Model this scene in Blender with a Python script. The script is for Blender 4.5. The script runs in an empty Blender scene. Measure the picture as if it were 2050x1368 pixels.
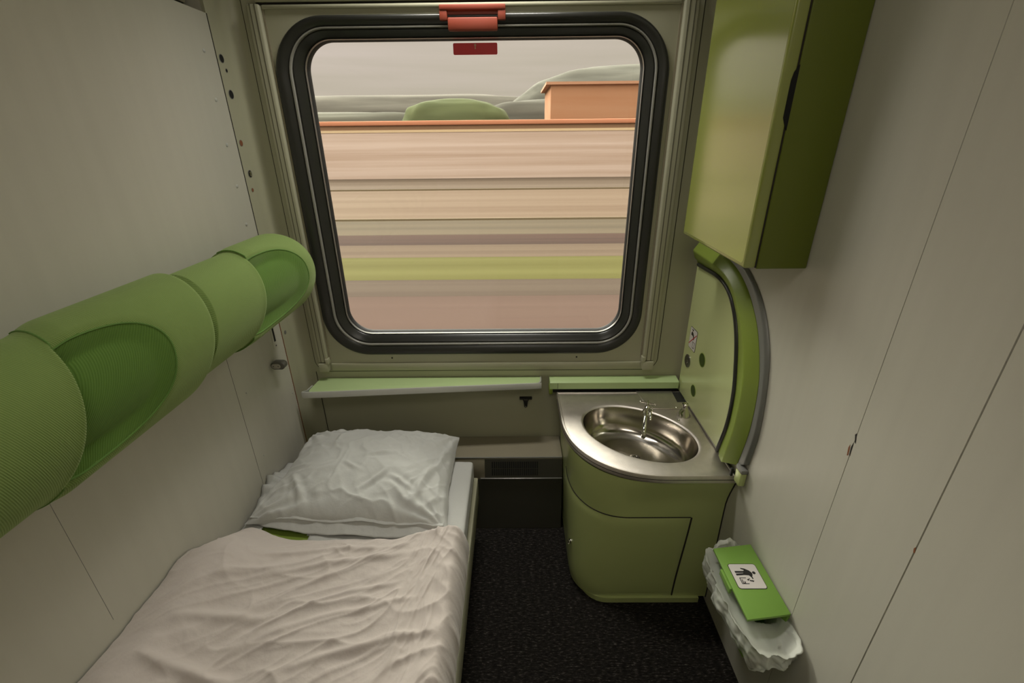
import bpy, bmesh, math, random
from mathutils import Vector, Matrix, noise
random.seed(7)
C = bpy.context.scene.collection
PI = math.pi
XL, XR, YW = -0.905, 0.705, 1.73      # left wall, right wall, window wall
YB, ZC = -0.62, 2.42                  # wall behind, ceiling

# ------------------------------------------------------------------ materials
def lin(c):
    return tuple(((v/255)/12.92 if v/255 <= .04045 else ((v/255+.055)/1.055)**2.4) for v in c)+(1,)

def mat(name, rgb, rough=.5, metal=0., bump=0., bscale=60., bstretch=(1,1,1), var=0., vscale=8., vstretch=(1,1,1), coat=0., sheen=0., spec=.5, trans=0., detail=3):
    m = bpy.data.materials.new(name); m.use_nodes = True
    nt = m.node_tree; n = nt.nodes; L = nt.links
    b = n['Principled BSDF']
    col = lin(rgb)
    b.inputs['Base Color'].default_value = col
    b.inputs['Roughness'].default_value = rough
    b.inputs['Metallic'].default_value = metal
    b.inputs['Specular IOR Level'].default_value = spec
    b.inputs['Coat Weight'].default_value = coat
    b.inputs['Coat Roughness'].default_value = .12
    b.inputs['Sheen Weight'].default_value = sheen
    tc = n.new('ShaderNodeTexCoord')
    if var:
        mp = n.new('ShaderNodeMapping'); mp.inputs['Scale'].default_value = vstretch
        nz = n.new('ShaderNodeTexNoise'); nz.inputs['Scale'].default_value = vscale; nz.inputs['Detail'].default_value = 5
        mx = n.new('ShaderNodeMix'); mx.data_type = 'RGBA'
        mx.inputs['A'].default_value = tuple(v*(1-var) for v in col[:3])+(1,)
        mx.inputs['B'].default_value = tuple(min(1, v*(1+var)) for v in col[:3])+(1,)
        L.new(tc.outputs['Object'], mp.inputs[0]); L.new(mp.outputs[0], nz.inputs['Vector'])
        L.new(nz.outputs['Fac'], mx.inputs['Factor']); L.new(mx.outputs['Result'], b.inputs['Base Color'])
    if bump:
        mp = n.new('ShaderNodeMapping'); mp.inputs['Scale'].default_value = bstretch
        nz = n.new('ShaderNodeTexNoise'); nz.inputs['Scale'].default_value = bscale; nz.inputs['Detail'].default_value = detail
        bp = n.new('ShaderNodeBump'); bp.inputs['Strength'].default_value = bump; bp.inputs['Distance'].default_value = .002
        L.new(tc.outputs['Object'], mp.inputs[0]); L.new(mp.outputs[0], nz.inputs['Vector'])
        L.new(nz.outputs['Fac'], bp.inputs['Height']); L.new(bp.outputs[0], b.inputs['Normal'])
    return m

M = {}
OUTH, OUTV = .13, .62      # outdoor colours are scaled down to offset the bright sky
M['laminate'] = mat('wall_laminate', (192,189,176), .40, var=.05, vscale=30, vstretch=(1,1,.06), bump=.06, bscale=90, bstretch=(1,1,.05), spec=.35)
M['frame_paint'] = mat('cream_window_paint', (174,172,148), .38, var=.03, vscale=3)
M['seam_dark'] = mat('dark_seam', (38,32,26), .8, var=.2)
M['seam_soft'] = mat('shallow_groove', (96,92,76), .7, var=.1)
M['plywood'] = mat('plywood_edge', (128,78,48), .7, var=.3, vscale=60)
M['rubber'] = mat('black_rubber', (44,44,40), .32, bump=.1, bscale=20)
M['rubber_matt'] = mat('black_rubber_matt', (34,34,32), .6, var=.15)
M['rubber_ridge'] = mat('pale_rubber_ridge', (150,148,140), .3, var=.1)  # ridge is a paler grey than the rubber around it
M['alu'] = mat('brushed_aluminium', (170,168,162), .35, metal=.85, var=.05, vscale=20)
M['alu_dull'] = mat('dull_grey_strip', (128,128,124), .45, metal=.2, var=.05)
M['steel'] = mat('stainless_steel', (214,210,202), .24, metal=1., bump=.05, bscale=300, var=.08, vscale=25)
M['steel_worn'] = mat('scratched_stainless_steel', (214,206,198), .42, metal=1., bump=.3, bscale=420, var=.12, vscale=40)
M['silver'] = mat('silver_edge_strip', (196,196,190), .42, metal=.25, var=.03)
M['chrome'] = mat('chrome', (215,212,205), .08, metal=1., var=.02)
M['green'] = mat('green_lacquer', (182,192,128), .33, var=.04, vscale=4, coat=.15)
M['green_lam'] = mat('green_laminate', (186,208,150), .36, var=.05, vscale=5, coat=.1)
M['green_cab'] = mat('green_cupboard_lacquer', (138,146,66), .22, var=.04, vscale=4, coat=.35)
M['green_panel_lit'] = mat('lit_green_panel', (202,210,150), .34, var=.03, vscale=4, coat=1.)  # cabinet green brightened: the light on the cover is put into its colour
M['green_cab_shaded'] = mat('shaded_green_cupboard', (98,108,32), .4, var=.04, vscale=4)  # cupboard green darkened, so the shade of the side sits in the colour
M['dark_steel'] = mat('dull_dark_steel', (120,118,112), .3, metal=.9, var=.08)
M['basin_steel'] = mat('polished_basin_steel', (196,190,180), .17, metal=1., bump=.03, bscale=200, var=.08, vscale=20)
M['green_rim'] = mat('green_rim_plastic', (132,150,62), .35, var=.05, vscale=6)
M['green_bin'] = mat('green_bin_plastic', (118,158,66), .42, var=.06, vscale=10)
M['casing'] = mat('painted_metal_casing', (150,142,122), .4, var=.05, vscale=4, metal=.1)
M['casing_dark'] = mat('dark_metal_casing', (84,82,72), .36, var=.08, vscale=4, metal=.4)
M['black'] = mat('black_void', (10,10,9), .8, var=.2)
M['white'] = mat('white_sticker', (214,208,204), .4, var=.02)
M['ink'] = mat('black_ink', (26,24,24), .5, var=.1)
M['red_ink'] = mat('red_ink', (186,20,34), .45, var=.08)
M['red_plastic'] = mat('red_plastic_handle', (140,60,40), .45, var=.18, vscale=9)
M['red_sign'] = mat('red_sign', (236,30,40), .4, var=.1, vscale=12)
M['pale'] = mat('pale_print', (228,170,140), .5, var=.05)
M['cloth'] = mat('white_bed_linen', (190,180,174), .9, bump=.25, bscale=160, detail=6, var=.03, vscale=9, sheen=.2, spec=.15)
M['pillow'] = mat('white_pillow_linen', (192,192,188), .75, bump=.3, bscale=110, detail=6, var=.03, vscale=9, sheen=.15, spec=.25)
M['mattress'] = mat('green_mattress_fabric', (120,140,50), .85, bump=.3, bscale=300, var=.1)
M['rail'] = mat('pale_bed_rail', (162,160,136), .4, var=.04)
M['dark_base'] = mat('dark_bed_base', (40,38,34), .6, var=.1)
M['bag'] = mat('thin_white_plastic', (222,224,214), .35, var=.04, bump=.5, bscale=30, spec=.5)
b = M['bag'].node_tree.nodes['Principled BSDF']; b.inputs['Alpha'].default_value = .62
b = M['green_cab'].node_tree.nodes['Principled BSDF']; b.inputs['Coat Weight'].default_value = 1.; b.inputs['Coat IOR'].default_value = 1.75; b.inputs['Coat Roughness'].default_value = .16
b = M['green_panel_lit'].node_tree.nodes['Principled BSDF']; b.inputs['Coat IOR'].default_value = 1.8; b.inputs['Coat Roughness'].default_value = .2
b = M['green'].node_tree.nodes['Principled BSDF']; b.inputs['Coat Weight'].default_value = .6; b.inputs['Coat Roughness'].default_value = .2
M['hole_green'] = mat('deep_green_recess', (58,76,22), .5, var=.15, vscale=30)
M['lug'] = mat('grey_latch_plastic', (104,102,94), .4, var=.05)
M['lug_plate'] = mat('pale_latch_plate', (186,182,172), .3, metal=.5, var=.05)
M['ceiling'] = mat('ceiling_paint', (172,168,154), .6, var=.03)

# corduroy upholstery: fine ribs, real bump
def corduroy(name, rgb, vx, vy, vz):
    m = bpy.data.materials.new(name); m.use_nodes = True
    nt = m.node_tree; n = nt.nodes; L = nt.links; b = n['Principled BSDF']
    tc = n.new('ShaderNodeTexCoord'); dt = n.new('ShaderNodeVectorMath'); dt.operation = 'DOT_PRODUCT'
    dt.inputs[1].default_value = (vx*2100, vy*2100, vz*2100)
    sn = n.new('ShaderNodeMath'); sn.operation = 'SINE'
    nz = n.new('ShaderNodeTexNoise'); nz.inputs['Scale'].default_value = 420
    nb = n.new('ShaderNodeTexNoise'); nb.inputs['Scale'].default_value = 6
    ad = n.new('ShaderNodeMath'); ad.operation = 'MULTIPLY_ADD'; ad.inputs[1].default_value = .45
    mx = n.new('ShaderNodeMix'); mx.data_type = 'RGBA'
    c = lin(rgb)
    mx.inputs['A'].default_value = (c[0]*.80, c[1]*.84, c[2]*.78, 1); mx.inputs['B'].default_value = (c[0]*1.08, c[1]*1.05, c[2]*1.1, 1)
    mr = n.new('ShaderNodeMapRange'); mr.inputs['From Min'].default_value = -1; mr.inputs['From Max'].default_value = 1.6
    bp = n.new('ShaderNodeBump'); bp.inputs['Strength'].default_value = .4; bp.inputs['Distance'].default_value = .0007
    L.new(tc.outputs['Object'], dt.inputs[0]); L.new(dt.outputs['Value'], sn.inputs[0])
    L.new(tc.outputs['Object'], nz.inputs['Vector']); L.new(tc.outputs['Object'], nb.inputs['Vector'])
    L.new(nz.outputs['Fac'], ad.inputs[0]); L.new(sn.outputs[0], ad.inputs[2])
    L.new(ad.outputs[0], mr.inputs['Value']); L.new(mr.outputs[0], mx.inputs['Factor']); L.new(mx.outputs['Result'], b.inputs['Base Color'])
    L.new(ad.outputs[0], bp.inputs['Height']); L.new(bp.outputs[0], b.inputs['Normal'])
    b.inputs['Roughness'].default_value = .9; b.inputs['Sheen Weight'].default_value = .45; b.inputs['Sheen Roughness'].default_value = .4
    b.inputs['Sheen Tint'].default_value = (.75, .9, .5, 1); b.inputs['Specular IOR Level'].default_value = .15
    return m
M['cord'] = corduroy('green_corduroy', (122,144,80), .1, .93, .35)
M['cord_shaded'] = corduroy('green_corduroy_shaded', (92,124,54), -.2, .75, -.6)  # same corduroy, with the shade of the inset panels put into a darker green
M['piping'] = mat('green_piping', (92,128,54), .8, bump=.3, bscale=400, var=.1)

# dark carpet with pale flecks running along x
def carpet():
    m = bpy.data.materials.new('dark_flecked_carpet'); m.use_nodes = True
    nt = m.node_tree; n = nt.nodes; L = nt.links; b = n['Principled BSDF']
    tc = n.new('ShaderNodeTexCoord')
    mp = n.new('ShaderNodeMapping'); mp.inputs['Scale'].default_value = (.45, 1.6, 1)
    nz = n.new('ShaderNodeTexNoise'); nz.inputs['Scale'].default_value = 130; nz.inputs['Detail'].default_value = 6; nz.inputs['Roughness'].default_value = .75
    rp = n.new('ShaderNodeValToRGB'); e = rp.color_ramp.elements
    e[0].position = .38; e[0].color = lin((18,17,15)); e[1].position = .78; e[1].color = lin((140,134,126))
    x = e.new(.56); x.color = lin((42,39,36))
    bp = n.new('ShaderNodeBump'); bp.inputs['Strength'].default_value = .8; bp.inputs['Distance'].default_value = .003
    L.new(tc.outputs['Object'], mp.inputs[0]); L.new(mp.outputs[0], nz.inputs['Vector']); L.new(nz.outputs['Fac'], rp.inputs[0])
    L.new(rp.outputs[0], b.inputs['Base Color']); L.new(nz.outputs['Fac'], bp.inputs['Height']); L.new(bp.outputs[0], b.inputs['Normal'])
    b.inputs['Roughness'].default_value = .95; b.inputs['Specular IOR Level'].default_value = .1
    return m
M['carpet'] = carpet()

def outm(name, rgb, k, **kw):
    m = mat(name, rgb, .85, **kw); c = tuple(v*k for v in lin(rgb)[:3])
    for nd in m.node_tree.nodes:
        if nd.type == 'MIX': nd.inputs['A'].default_value = tuple(v*.94 for v in c)+(1,); nd.inputs['B'].default_value = tuple(v*1.06 for v in c)+(1,)
    m.node_tree.nodes['Principled BSDF'].inputs['Base Color'].default_value = c+(1,); return m

def glass():
    m = bpy.data.materials.new('window_glass'); m.use_nodes = True
    nt = m.node_tree; n = nt.nodes; L = nt.links; n.remove(n['Principled BSDF'])
    t = n.new('ShaderNodeBsdfTransparent'); t.inputs[0].default_value = (.97, .97, .95, 1)
    g = n.new('ShaderNodeBsdfGlossy'); g.inputs['Roughness'].default_value = .03
    f = n.new('ShaderNodeFresnel'); f.inputs['IOR'].default_value = 1.35
    x = n.new('ShaderNodeMixShader')
    L.new(f.outputs[0], x.inputs[0]); L.new(t.outputs[0], x.inputs[1]); L.new(g.outputs[0], x.inputs[2])
    L.new(x.outputs[0], n['Material Output'].inputs[0])
    return m
M['glass'] = glass()

def streaky(name, a, bcol, sx=.02, sy=1.4, sz=1.4, scale=1., rough=.9, k=1.):
    """outdoor surface whose grain runs along the line"""
    m = bpy.data.materials.new(name); m.use_nodes = True
    nt = m.node_tree; n = nt.nodes; L = nt.links; b = n['Principled BSDF']
    tc = n.new('ShaderNodeTexCoord'); mp = n.new('ShaderNodeMapping'); mp.inputs['Scale'].default_value = (sx, sy, sz)
    nz = n.new('ShaderNodeTexNoise'); nz.inputs['Scale'].default_value = scale; nz.inputs['Detail'].default_value = 6; nz.inputs['Roughness'].default_value = .6
    rp = n.new('ShaderNodeValToRGB'); e = rp.color_ramp.elements
    e[0].position = .33; kk = (k, k*1.0, k*1.22)
    e[0].color = tuple(v*q for v, q in zip(lin(a), kk))+(1,); e[1].position = .67; e[1].color = tuple(v*q for v, q in zip(lin(bcol), kk))+(1,)
    L.new(tc.outputs['Object'], mp.inputs[0]); L.new(mp.outputs[0], nz.inputs['Vector']); L.new(nz.outputs['Fac'], rp.inputs[0]); L.new(rp.outputs[0], b.inputs['Base Color'])
    b.inputs['Roughness'].default_value = rough; b.inputs['Specular IOR Level'].default_value = .1
    return m

# ------------------------------------------------------------------ mesh helpers
class MB:
    def __init__(s): s.v = []; s.f = []
    def add(s, v, f):
        o = len(s.v); s.v += [tuple(p) for p in v]; s.f += [tuple(i+o for i in q) for q in f]; return s
    def box(s, x0, x1, y0, y1, z0, z1, bev=0, seg=2):
        bm = bmesh.new(); bmesh.ops.create_cube(bm, size=1)
        for v in bm.verts: v.co = Vector(((x0+x1)/2+v.co.x*(x1-x0), (y0+y1)/2+v.co.y*(y1-y0), (z0+z1)/2+v.co.z*(z1-z0)))
        if bev: bmesh.ops.bevel(bm, geom=bm.edges[:], offset=bev, segments=seg, profile=.5, affect='EDGES')
        s.bm(bm); return s
    def bm(s, bm):
        bm.verts.ensure_lookup_table()
        for i, v in enumerate(bm.verts): v.index = i
        s.add([v.co[:] for v in bm.verts], [[v.index for v in f.verts] for f in bm.faces]); bm.free()
    def prism(s, pts, a, bdir, bev=0, seg=2):
        """pts: 3D polygon, extruded by vector bdir"""
        bm = bmesh.new(); d = Vector(bdir)
        A = [bm.verts.new(Vector(p)) for p in pts]; B = [bm.verts.new(Vector(p)+d) for p in pts]
        n = len(pts); bm.faces.new(A[::-1]); bm.faces.new(B)
        for i in range(n): bm.faces.new((A[i], A[(i+1) % n], B[(i+1) % n], B[i]))
        bmesh.ops.recalc_face_normals(bm, faces=bm.faces[:])
        if bev:
            es = [e for e in bm.edges if any(len(f.verts) == n and n != 4 for f in e.link_faces) or n == 4]
            bmesh.ops.bevel(bm, geom=es, offset=bev, segments=seg, profile=.5, affect='EDGES')
        s.bm(bm); return s
    def loft(s, rings, closed=True, cap0=False, cap1=False):
        n = len(rings[0]); v = [p for r in rings for p in r]; f = []
        for i in range(len(rings)-1):
            for j in range(n if closed else n-1):
                k = (j+1) % n
                f.append((i*n+j, i*n+k, (i+1)*n+k, (i+1)*n+j))
        if cap0: f.append(tuple(range(n))[::-1])
        if cap1: f.append(tuple((len(rings)-1)*n+j for j in range(n)))
        return s.add(v, f)
    def lathe(s, prof, o=(0,0,0), axis=(0,0,1), n=32):
        """prof: list of (r, h) along axis"""
        ax = Vector(axis).normalized(); u = ax.orthogonal().normalized(); w = ax.cross(u); o = Vector(o)
        rings = [[o+ax*h+(u*math.cos(2*PI*j/n)+w*math.sin(2*PI*j/n))*max(r, 1e-5) for j in range(n)] for r, h in prof]
        return s.loft(rings, True, True, True)
    def tube(s, pts, r, n=10, closed=False):
        P = [Vector(p) for p in pts]; rings = []; N = len(P); ref = None
        for i in range(N):
            if closed: t = (P[(i+1) % N]-P[i-1])
            else: t = P[min(i+1, N-1)]-P[max(i-1, 0)]
            t.normalize()
            if ref is None: ref = t.orthogonal().normalized()
            ref = (ref-t*ref.dot(t)).normalized(); w = t.cross(ref)
            rr = r[i] if isinstance(r, (list, tuple)) else r
            rings.append([P[i]+(ref*math.cos(2*PI*j/n)+w*math.sin(2*PI*j/n))*rr for j in range(n)])
        if closed: rings.append(rings[0]); return s.loft(rings)
        return s.loft(rings, True, True, True)
    def obj(s, name, m, parent=None, smooth=True, ang=35, weld=True):
        me = bpy.data.meshes.new(name); bm = bmesh.new()
        vs = [bm.verts.new(v) for v in s.v]
        for q in s.f:
            try: bm.faces.new([vs[i] for i in q])
            except ValueError: pass
        if weld: bmesh.ops.remove_doubles(bm, verts=bm.verts[:], dist=1e-6)
        bmesh.ops.recalc_face_normals(bm, faces=bm.faces[:])
        bm.to_mesh(me); bm.free()
        me.materials.append(M[m] if isinstance(m, str) else m)
        if smooth:
            me.shade_smooth(); me.set_sharp_from_angle(angle=math.radians(ang))
        o = bpy.data.objects.new(name, me); C.objects.link(o)
        if parent:
            o.parent = parent; o.matrix_parent_inverse = Matrix.Translation(-Vector(parent.location)) if parent.type == 'EMPTY' else Matrix()
        return o

def thing(name, label, cat, loc=(0,0,0), group=None):
    o = bpy.data.objects.new(name, None); C.objects.link(o); o.location = loc; o.empty_display_size = .05
    o['label'] = label; o['category'] = cat
    if group: o['group'] = group
    return o
def tag(o, label, cat, group=None):
    o['label'] = label; o['category'] = cat
    if group: o['group'] = group
    return o
def struct(o):
    o['kind'] = 'structure'; return o

def rrect(cx, cz, hx, hz, r, seg=14):
    """rounded rectangle in (a, b), counter-clockwise"""
    out = []
    for sx, sz, a0 in ((1,1,0), (-1,1,90), (-1,-1,180), (1,-1,270)):
        for k in range(seg+1):
            a = math.radians(a0+90*k/seg)
            out.append((cx+sx*(hx-r)+r*math.cos(a), cz+sz*(hz-r)+r*math.sin(a)))
    return out
def spline(pts, per=8, closed=False):
    P = [Vector(p) for p in pts]; N = len(P); out = []
    rng = N if closed else N-1
    for i in range(rng):
        p0 = P[(i-1) % N] if closed or i > 0 else P[0]*2-P[1]
        p1 = P[i]; p2 = P[(i+1) % N]
        p3 = P[(i+2) % N] if closed or i+2 < N else P[-1]*2-P[-2]
        for k in range(per):
            t = k/per
            out.append(.5*((2*p1)+(p2-p0)*t+(2*p0-5*p1+4*p2-p3)*t*t+(3*p1-p0-3*p2+p3)*t**3))
    if not closed: out.append(P[-1])
    return out
def sm(a, b, x):
    t = max(0., min(1., (x-a)/(b-a))); return t*t*(3-2*t)
def lerp(a, b, t): return a+(b-a)*t

# ------------------------------------------------------------------ the room
fl = struct(MB().box(XL-.03, XR+.03, YB-.03, YW+.03, -.04, 0).obj('floor', 'carpet', smooth=False))
struct(MB().box(XL-.2, XR+.2, YB-.2, YW+.2, ZC, ZC+.12).obj('ceiling', 'ceiling', smooth=False))

# left wall: big panel, recessed strip behind, cove into the window wall
wl = MB()
wl.box(XL-.16, XL-.012, YB-.1, YW+.1, -.04, 1.94); wl.box(XL-.16, XL-.012, 1.6245, YW+.1, 1.94, ZC); wl.box(XL-.16, XL-.09, YB-.1, 1.6245, 1.94, ZC)
wl = struct(wl.obj('wall_left', 'laminate', smooth=False))
zt = 1.94
MB().box(XL-.012, XL, YB, 1.2785, 0, 1.2).obj('wall_panel', 'laminate', wl, smooth=False)
MB().box(XL-.012, XL, 1.2805, 1.621, 0, 1.2).obj('wall_panel', 'laminate', wl, smooth=False)
MB().box(XL-.012, XL, YB, 1.621, 1.2, zt).obj('wall_panel', 'laminate', wl, smooth=False)
MB().box(XL-.012, XL-.001, 1.2785, 1.2805, 0, .56).obj('panel_seam', 'seam_dark', wl, smooth=False)
MB().box(XL-.012, XL-.0002, 1.2785, 1.2805, .56, 1.2).obj('panel_seam', 'seam_dark', wl, smooth=False)
MB().box(XL-.012, XL+.0015, 1.621, 1.6245, 0, 1.27).obj('plywood_edge', 'plywood', wl, smooth=False)
MB().box(XL-.012, XL+.001, 1.621, 1.6245, 1.27, zt).obj('plywood_edge', 'seam_dark', wl, smooth=False)
MB().box(XL-.012, XL+.0003, .676, .6768, .62, 1.2).obj('panel_seam', 'alu_dull', wl, smooth=False)
# strip with cove
cv = MB(); prof = [(XL-.012, 1.6245), (XL-.002, 1.6245), (XL-.002, 1.675)]
for k in range(1, 11):
    a = PI/2*k/10; prof.append((XL-.002+.05*(1-math.cos(a)), 1.68+.05*math.sin(a)))
prof += [(XL+.05, 1.75), (XL-.012, 1.75)]
cv.loft([[(x, y, 0) for x, y in prof], [(x, y, ZC) for x, y in prof]], True, True, True)
cv.obj('corner_cove', 'frame_paint', wl)
# screws and holes in the left wall
def screw(y, z, r=.0056, x=XL):
    MB().lathe([(r, 0), (r, .0012), (r*.6, .0024), (0, .0026)], (x, y, z), (1,0,0), 16).obj('screw', 'silver', wl)
for z in (1.837, 1.71, 1.584, 1.46, 1.338): screw(1.565, z)
for y, z in ((1.327, .822), (1.602, .66), (1.326, .565)): screw(y, z, .003)
def hole(y, z, r, m='black'):
    MB().lathe([(r*1.15, -.001), (r*1.15, .0004), (r, .0006), (r, -.001)], (XL-.0015, y, z), (1,0,0), 20).obj('hole_rim', 'alu_dull', wl)
    MB().lathe([(r, 0), (r, .0009)], (XL-.0018, y, z), (1,0,0), 20).obj('hole', m, wl)
hole(1.652, 1.829, .011); hole(1.665, 1.798, .005); hole(1.660, 1.731, .012); hole(1.652, 1.588, .009, 'plywood')
hole(1.664, 1.491, .011); hole(1.656, 1.439, .006, 'plywood'); hole(1.655, .904, .007, 'alu_dull')
MB().lathe([(.008, 0), (.008, .002), (.004, .004), (0, .0042)], (XL-.0015, 1.664, 1.491), (1,0,0), 16).obj('screw', 'chrome', wl)

# slotted plate and latch lug
pl = thing('slot_plate', 'small pale plate with a black vertical slot on the left wall under the green backrest', 'plate', (XL, 1.565, .94))
MB().box(XL, XL+.0015, 1.548, 1.584, .878, 1.006, .0006, 1).obj('plate', 'laminate', pl)
MB().box(XL+.001, XL+.0022, 1.561, 1.571, .905, .982).obj('slot', 'black', pl, smooth=False)
for z in (.888, .996): MB().lathe([(.003, 0), (.003, .001)], (XL+.0012, 1.566, z), (1,0,0), 12).obj('screw', 'ink', pl)
lg = thing('latch_lug', 'small grey oval latch lug sticking out of the left wall', 'latch', (XL, 1.515, .833))
ov = [(XL+.026+.026*math.cos(a)*(1 if math.cos(a) > 0 else 1), .833+.016*math.sin(a)) for a in [2*PI*k/32 for k in range(32)]]
ov = rrect(XL+.0255, .833, .0255, .0145, .0142, 8)
MB().prism([(x, 1.500, z) for x, z in ov], 0, (0, .028, 0), .002).obj('lug', 'lug', lg)
ov = rrect(XL+.020, .833, .0165, .0095, .0092, 8)
MB().prism([(x, 1.4985, z) for x, z in ov], 0, (0, .003, 0), .0006, 1).obj('face_plate', 'lug_plate', lg)
for dx in (-.009, .009): MB().lathe([(.0017, 0), (.0017, .0008)], (XL+.02+dx, 1.4984, .833), (0,-1,0), 10).obj('screw', 'ink', lg)

# right wall: three laminate panels with thin gaps
wr = struct(MB().box(XR+.008, XR+.1, YB-.1, YW+.1, -.04, ZC).obj('wall_right', 'seam_dark', smooth=False))
for y0, y1 in ((YB, .5895), (.5922, .7868), (.7885, YW+.02)):
    MB().box(XR, XR+.008, y0, y1, 0, ZC).obj('wall_panel', 'laminate', wr, smooth=False)
# chipped spots on the seams
def chip(pts, m='seam_dark'):
    MB().prism([(XR-.0004, y, z) for y, z in pts], 0, (.0008, 0, 0)).obj('chip', m, wr, smooth=False)
chip([(.789, 1.032), (.792, 1.027), (.786, 1.012), (.783, 1.010), (.785, 1.020)])
chip([(.789, 1.008), (.791, .996), (.789, .978), (.786, .976), (.787, .992)])
chip([(.795, 1.000), (.797, .990), (.794, .972), (.791, .974), (.7925, .990)], 'plywood')
chip([(.592, .930), (.594, .925), (.592, .917), (.589, .919)], 'plywood')

struct(MB().box(XL-.1, XR+.1, YB-.1, YB, -.04, ZC).obj('wall_back', 'laminate', smooth=False))
dr = struct(MB().box(-.32, .40, YB, YB+.035, 0, 2.02, .004, 1).obj('door_1', 'frame_paint', smooth=False))
hn = MB().tube([(.33, YB+.03, 1.0), (.33, YB+.075, 1.0), (.24, YB+.08, 1.0)], .009).obj('door_handle', 'chrome', dr)

# window wall with rounded opening
def ring_plate(outer, inner, y0, y1):
    """plate between two closed (x,z) loops of equal length, thickness y0..y1"""
    mb = MB()
    A = [(x, y0, z) for x, z in outer]; B = [(x, y0, z) for x, z in inner]
    D = [(x, y1, z) for x, z in inner]; E_ = [(x, y1, z) for x, z in outer]
    return mb.loft([A, B, D, E_, A])
GX, GZ, HX, HZ = -.1295, 1.375, .5535, .512      # glass centre / half size
OX0, OX1, OZ0, OZ1 = -.778, .507, .772, 1.952    # outer edge of rubber
gcx, gcz, ghx, ghz = (OX0+OX1)/2, (OZ0+OZ1)/2, (OX1-OX0)/2, (OZ1-OZ0)/2
def lp(off, seg=16, r0=.175):
    """rubber loop, off = 0 outer .. 1 at the glass"""
    x0 = lerp(OX0, GX-HX, off); x1 = lerp(OX1, GX+HX, off); z0 = lerp(OZ0, GZ-HZ, off); z1 = lerp(OZ1, GZ+HZ, off)
    return rrect((x0+x1)/2, (z0+z1)/2, (x1-x0)/2, (z1-z0)/2, lerp(r0, .092, off), seg)
big = []
inner = lp(.25)
# square outer loop matched to the inner one by projection
X0, X1, Z0, Z1 = XL-.1, XR+.1, -.04, ZC
for x, z in inner:
    dx, dz = x-gcx, z-gcz
    t = min((X1-gcx)/dx if dx > 0 else (X0-gcx)/dx if dx < 0 else 9e9, (Z1-gcz)/dz if dz > 0 else (Z0-gcz)/dz if dz < 0 else 9e9)
    big.append((gcx+dx*t, gcz+dz*t))
# the projected loop skips the four corners: push the nearest points out to them
for cx_, cz_ in ((X0, Z0), (X0, Z1), (X1, Z0), (X1, Z1)):
    i = min(range(len(big)), key=lambda k: (big[k][0]-cx_)**2+(big[k][1]-cz_)**2); big[i] = (cx_, cz_)
ww = struct(ring_plate(big, inner, YW, YW+.09).obj('wall_front', 'frame_paint', smooth=False))
# slightly raised window surround with rounded lower corners and a dark joint
def surround(x0, x1, z0, z1, r, y0, y1, name, m, hole_off=.02):
    o = []; s = 16
    for k in range(s+1):
        a = PI/2*k/s; o.append((x1-.001+.001*math.cos(a), z1-.001+.001*math.sin(a)))
    for k in range(s+1):
        a = PI/2+PI/2*k/s; o.append((x0+.001+.001*math.cos(a), z1-.001+.001*math.sin(a)))
    for k in range(s+1):
        a = PI+PI/2*k/s; o.append((x0+r+r*math.cos(a), z0+r+r*math.sin(a)))
    for k in range(s+1):
        a = 1.5*PI+PI/2*k/s; o.append((x1-r+r*math.cos(a), z0+r+r*math.sin(a)))
    return ring_plate(o, lp(hole_off), y0, y1).obj(name, m, ww, ang=30)
surround(-.850, .598, .690, 2.30, .055, YW-.0015, YW+.001, 'surround_joint', 'seam_dark')
surround(-.8455, .5935, .6945, 2.30, .052, YW-.006, YW+.001, 'window_surround', 'frame_paint')
# bottom ledge of the surround
MB().box(-.778, .531, YW-.013, YW-.004, .700, .732, .003).obj('sill_strip', 'frame_paint', ww)
MB().box(-.79, .54, YW-.010, YW-.004, .6975, .7015, .001).obj('sill_lip', 'frame_paint', ww)
for x, z in ((-.519, .755), (.255, .754)): MB().lathe([(.0035, 0), (.0035, .0015)], (x, YW-.006, z), (0,-1,0), 12).obj('screw', 'seam_dark', ww)
MB().box(-.782, .520, YW-.014, YW-.004, 1.968, 1.980, .004).obj('blind_box_lip', 'frame_paint', ww)
MB().box(-.80, .54, YW-.0065, YW-.004, 1.980, 1.986).obj('blind_box_gap', 'seam_dark', ww, smooth=False)
MB().box(-.80, .54, YW-.016, YW-.004, 1.986, 2.16, .004).obj('blind_box', 'frame_paint', ww)
# blind guide rails
def guide(xa, xb, s, label):
    """s: +1 left rail (groove side inwards)"""
    g = thing('blind_guide_rail', label, 'rail', ((xa+xb)/2, YW, .72), 'blind guide rails')
    w = xb-xa
    MB().box(xa, xb, YW-.026, YW-.005, .742, 1.98, .007, 3).obj('rail', 'frame_paint', g)
    MB().box(xa+w*.30, xa+w*.36, YW-.0268, YW-.024, .745, 1.98).obj('groove', 'seam_soft', g, smooth=False)
    MB().box(xa+w*.66, xa+w*.72, YW-.0268, YW-.024, .745, 1.98).obj('groove', 'seam_soft', g, smooth=False)
    e = (xb-.010, xb+.004) if s > 0 else (xa-.004, xa+.010)
    MB().box(e[0], e[1], YW-.031, YW-.005, .736, .762, .002).obj('end_clip', 'frame_paint', g)
    MB().box(xa+.001, xb-.001, YW-.031, YW-.005, .702, .7405, .004).obj('end_block', 'frame_paint', g)
    xs = xb if s > 0 else xa
    MB().box(min(xs, xs+s*.006), max(xs, xs+s*.006), YW-.010, YW-.005, .75, 1.97).obj('shadow_gap', 'casing', g, smooth=False)
guide(-.826, -.784, 1, 'cream vertical blind guide rail at the left edge of the window')
guide(.527, .575, -1, 'cream vertical blind guide rail at the right edge of the window')
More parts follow.
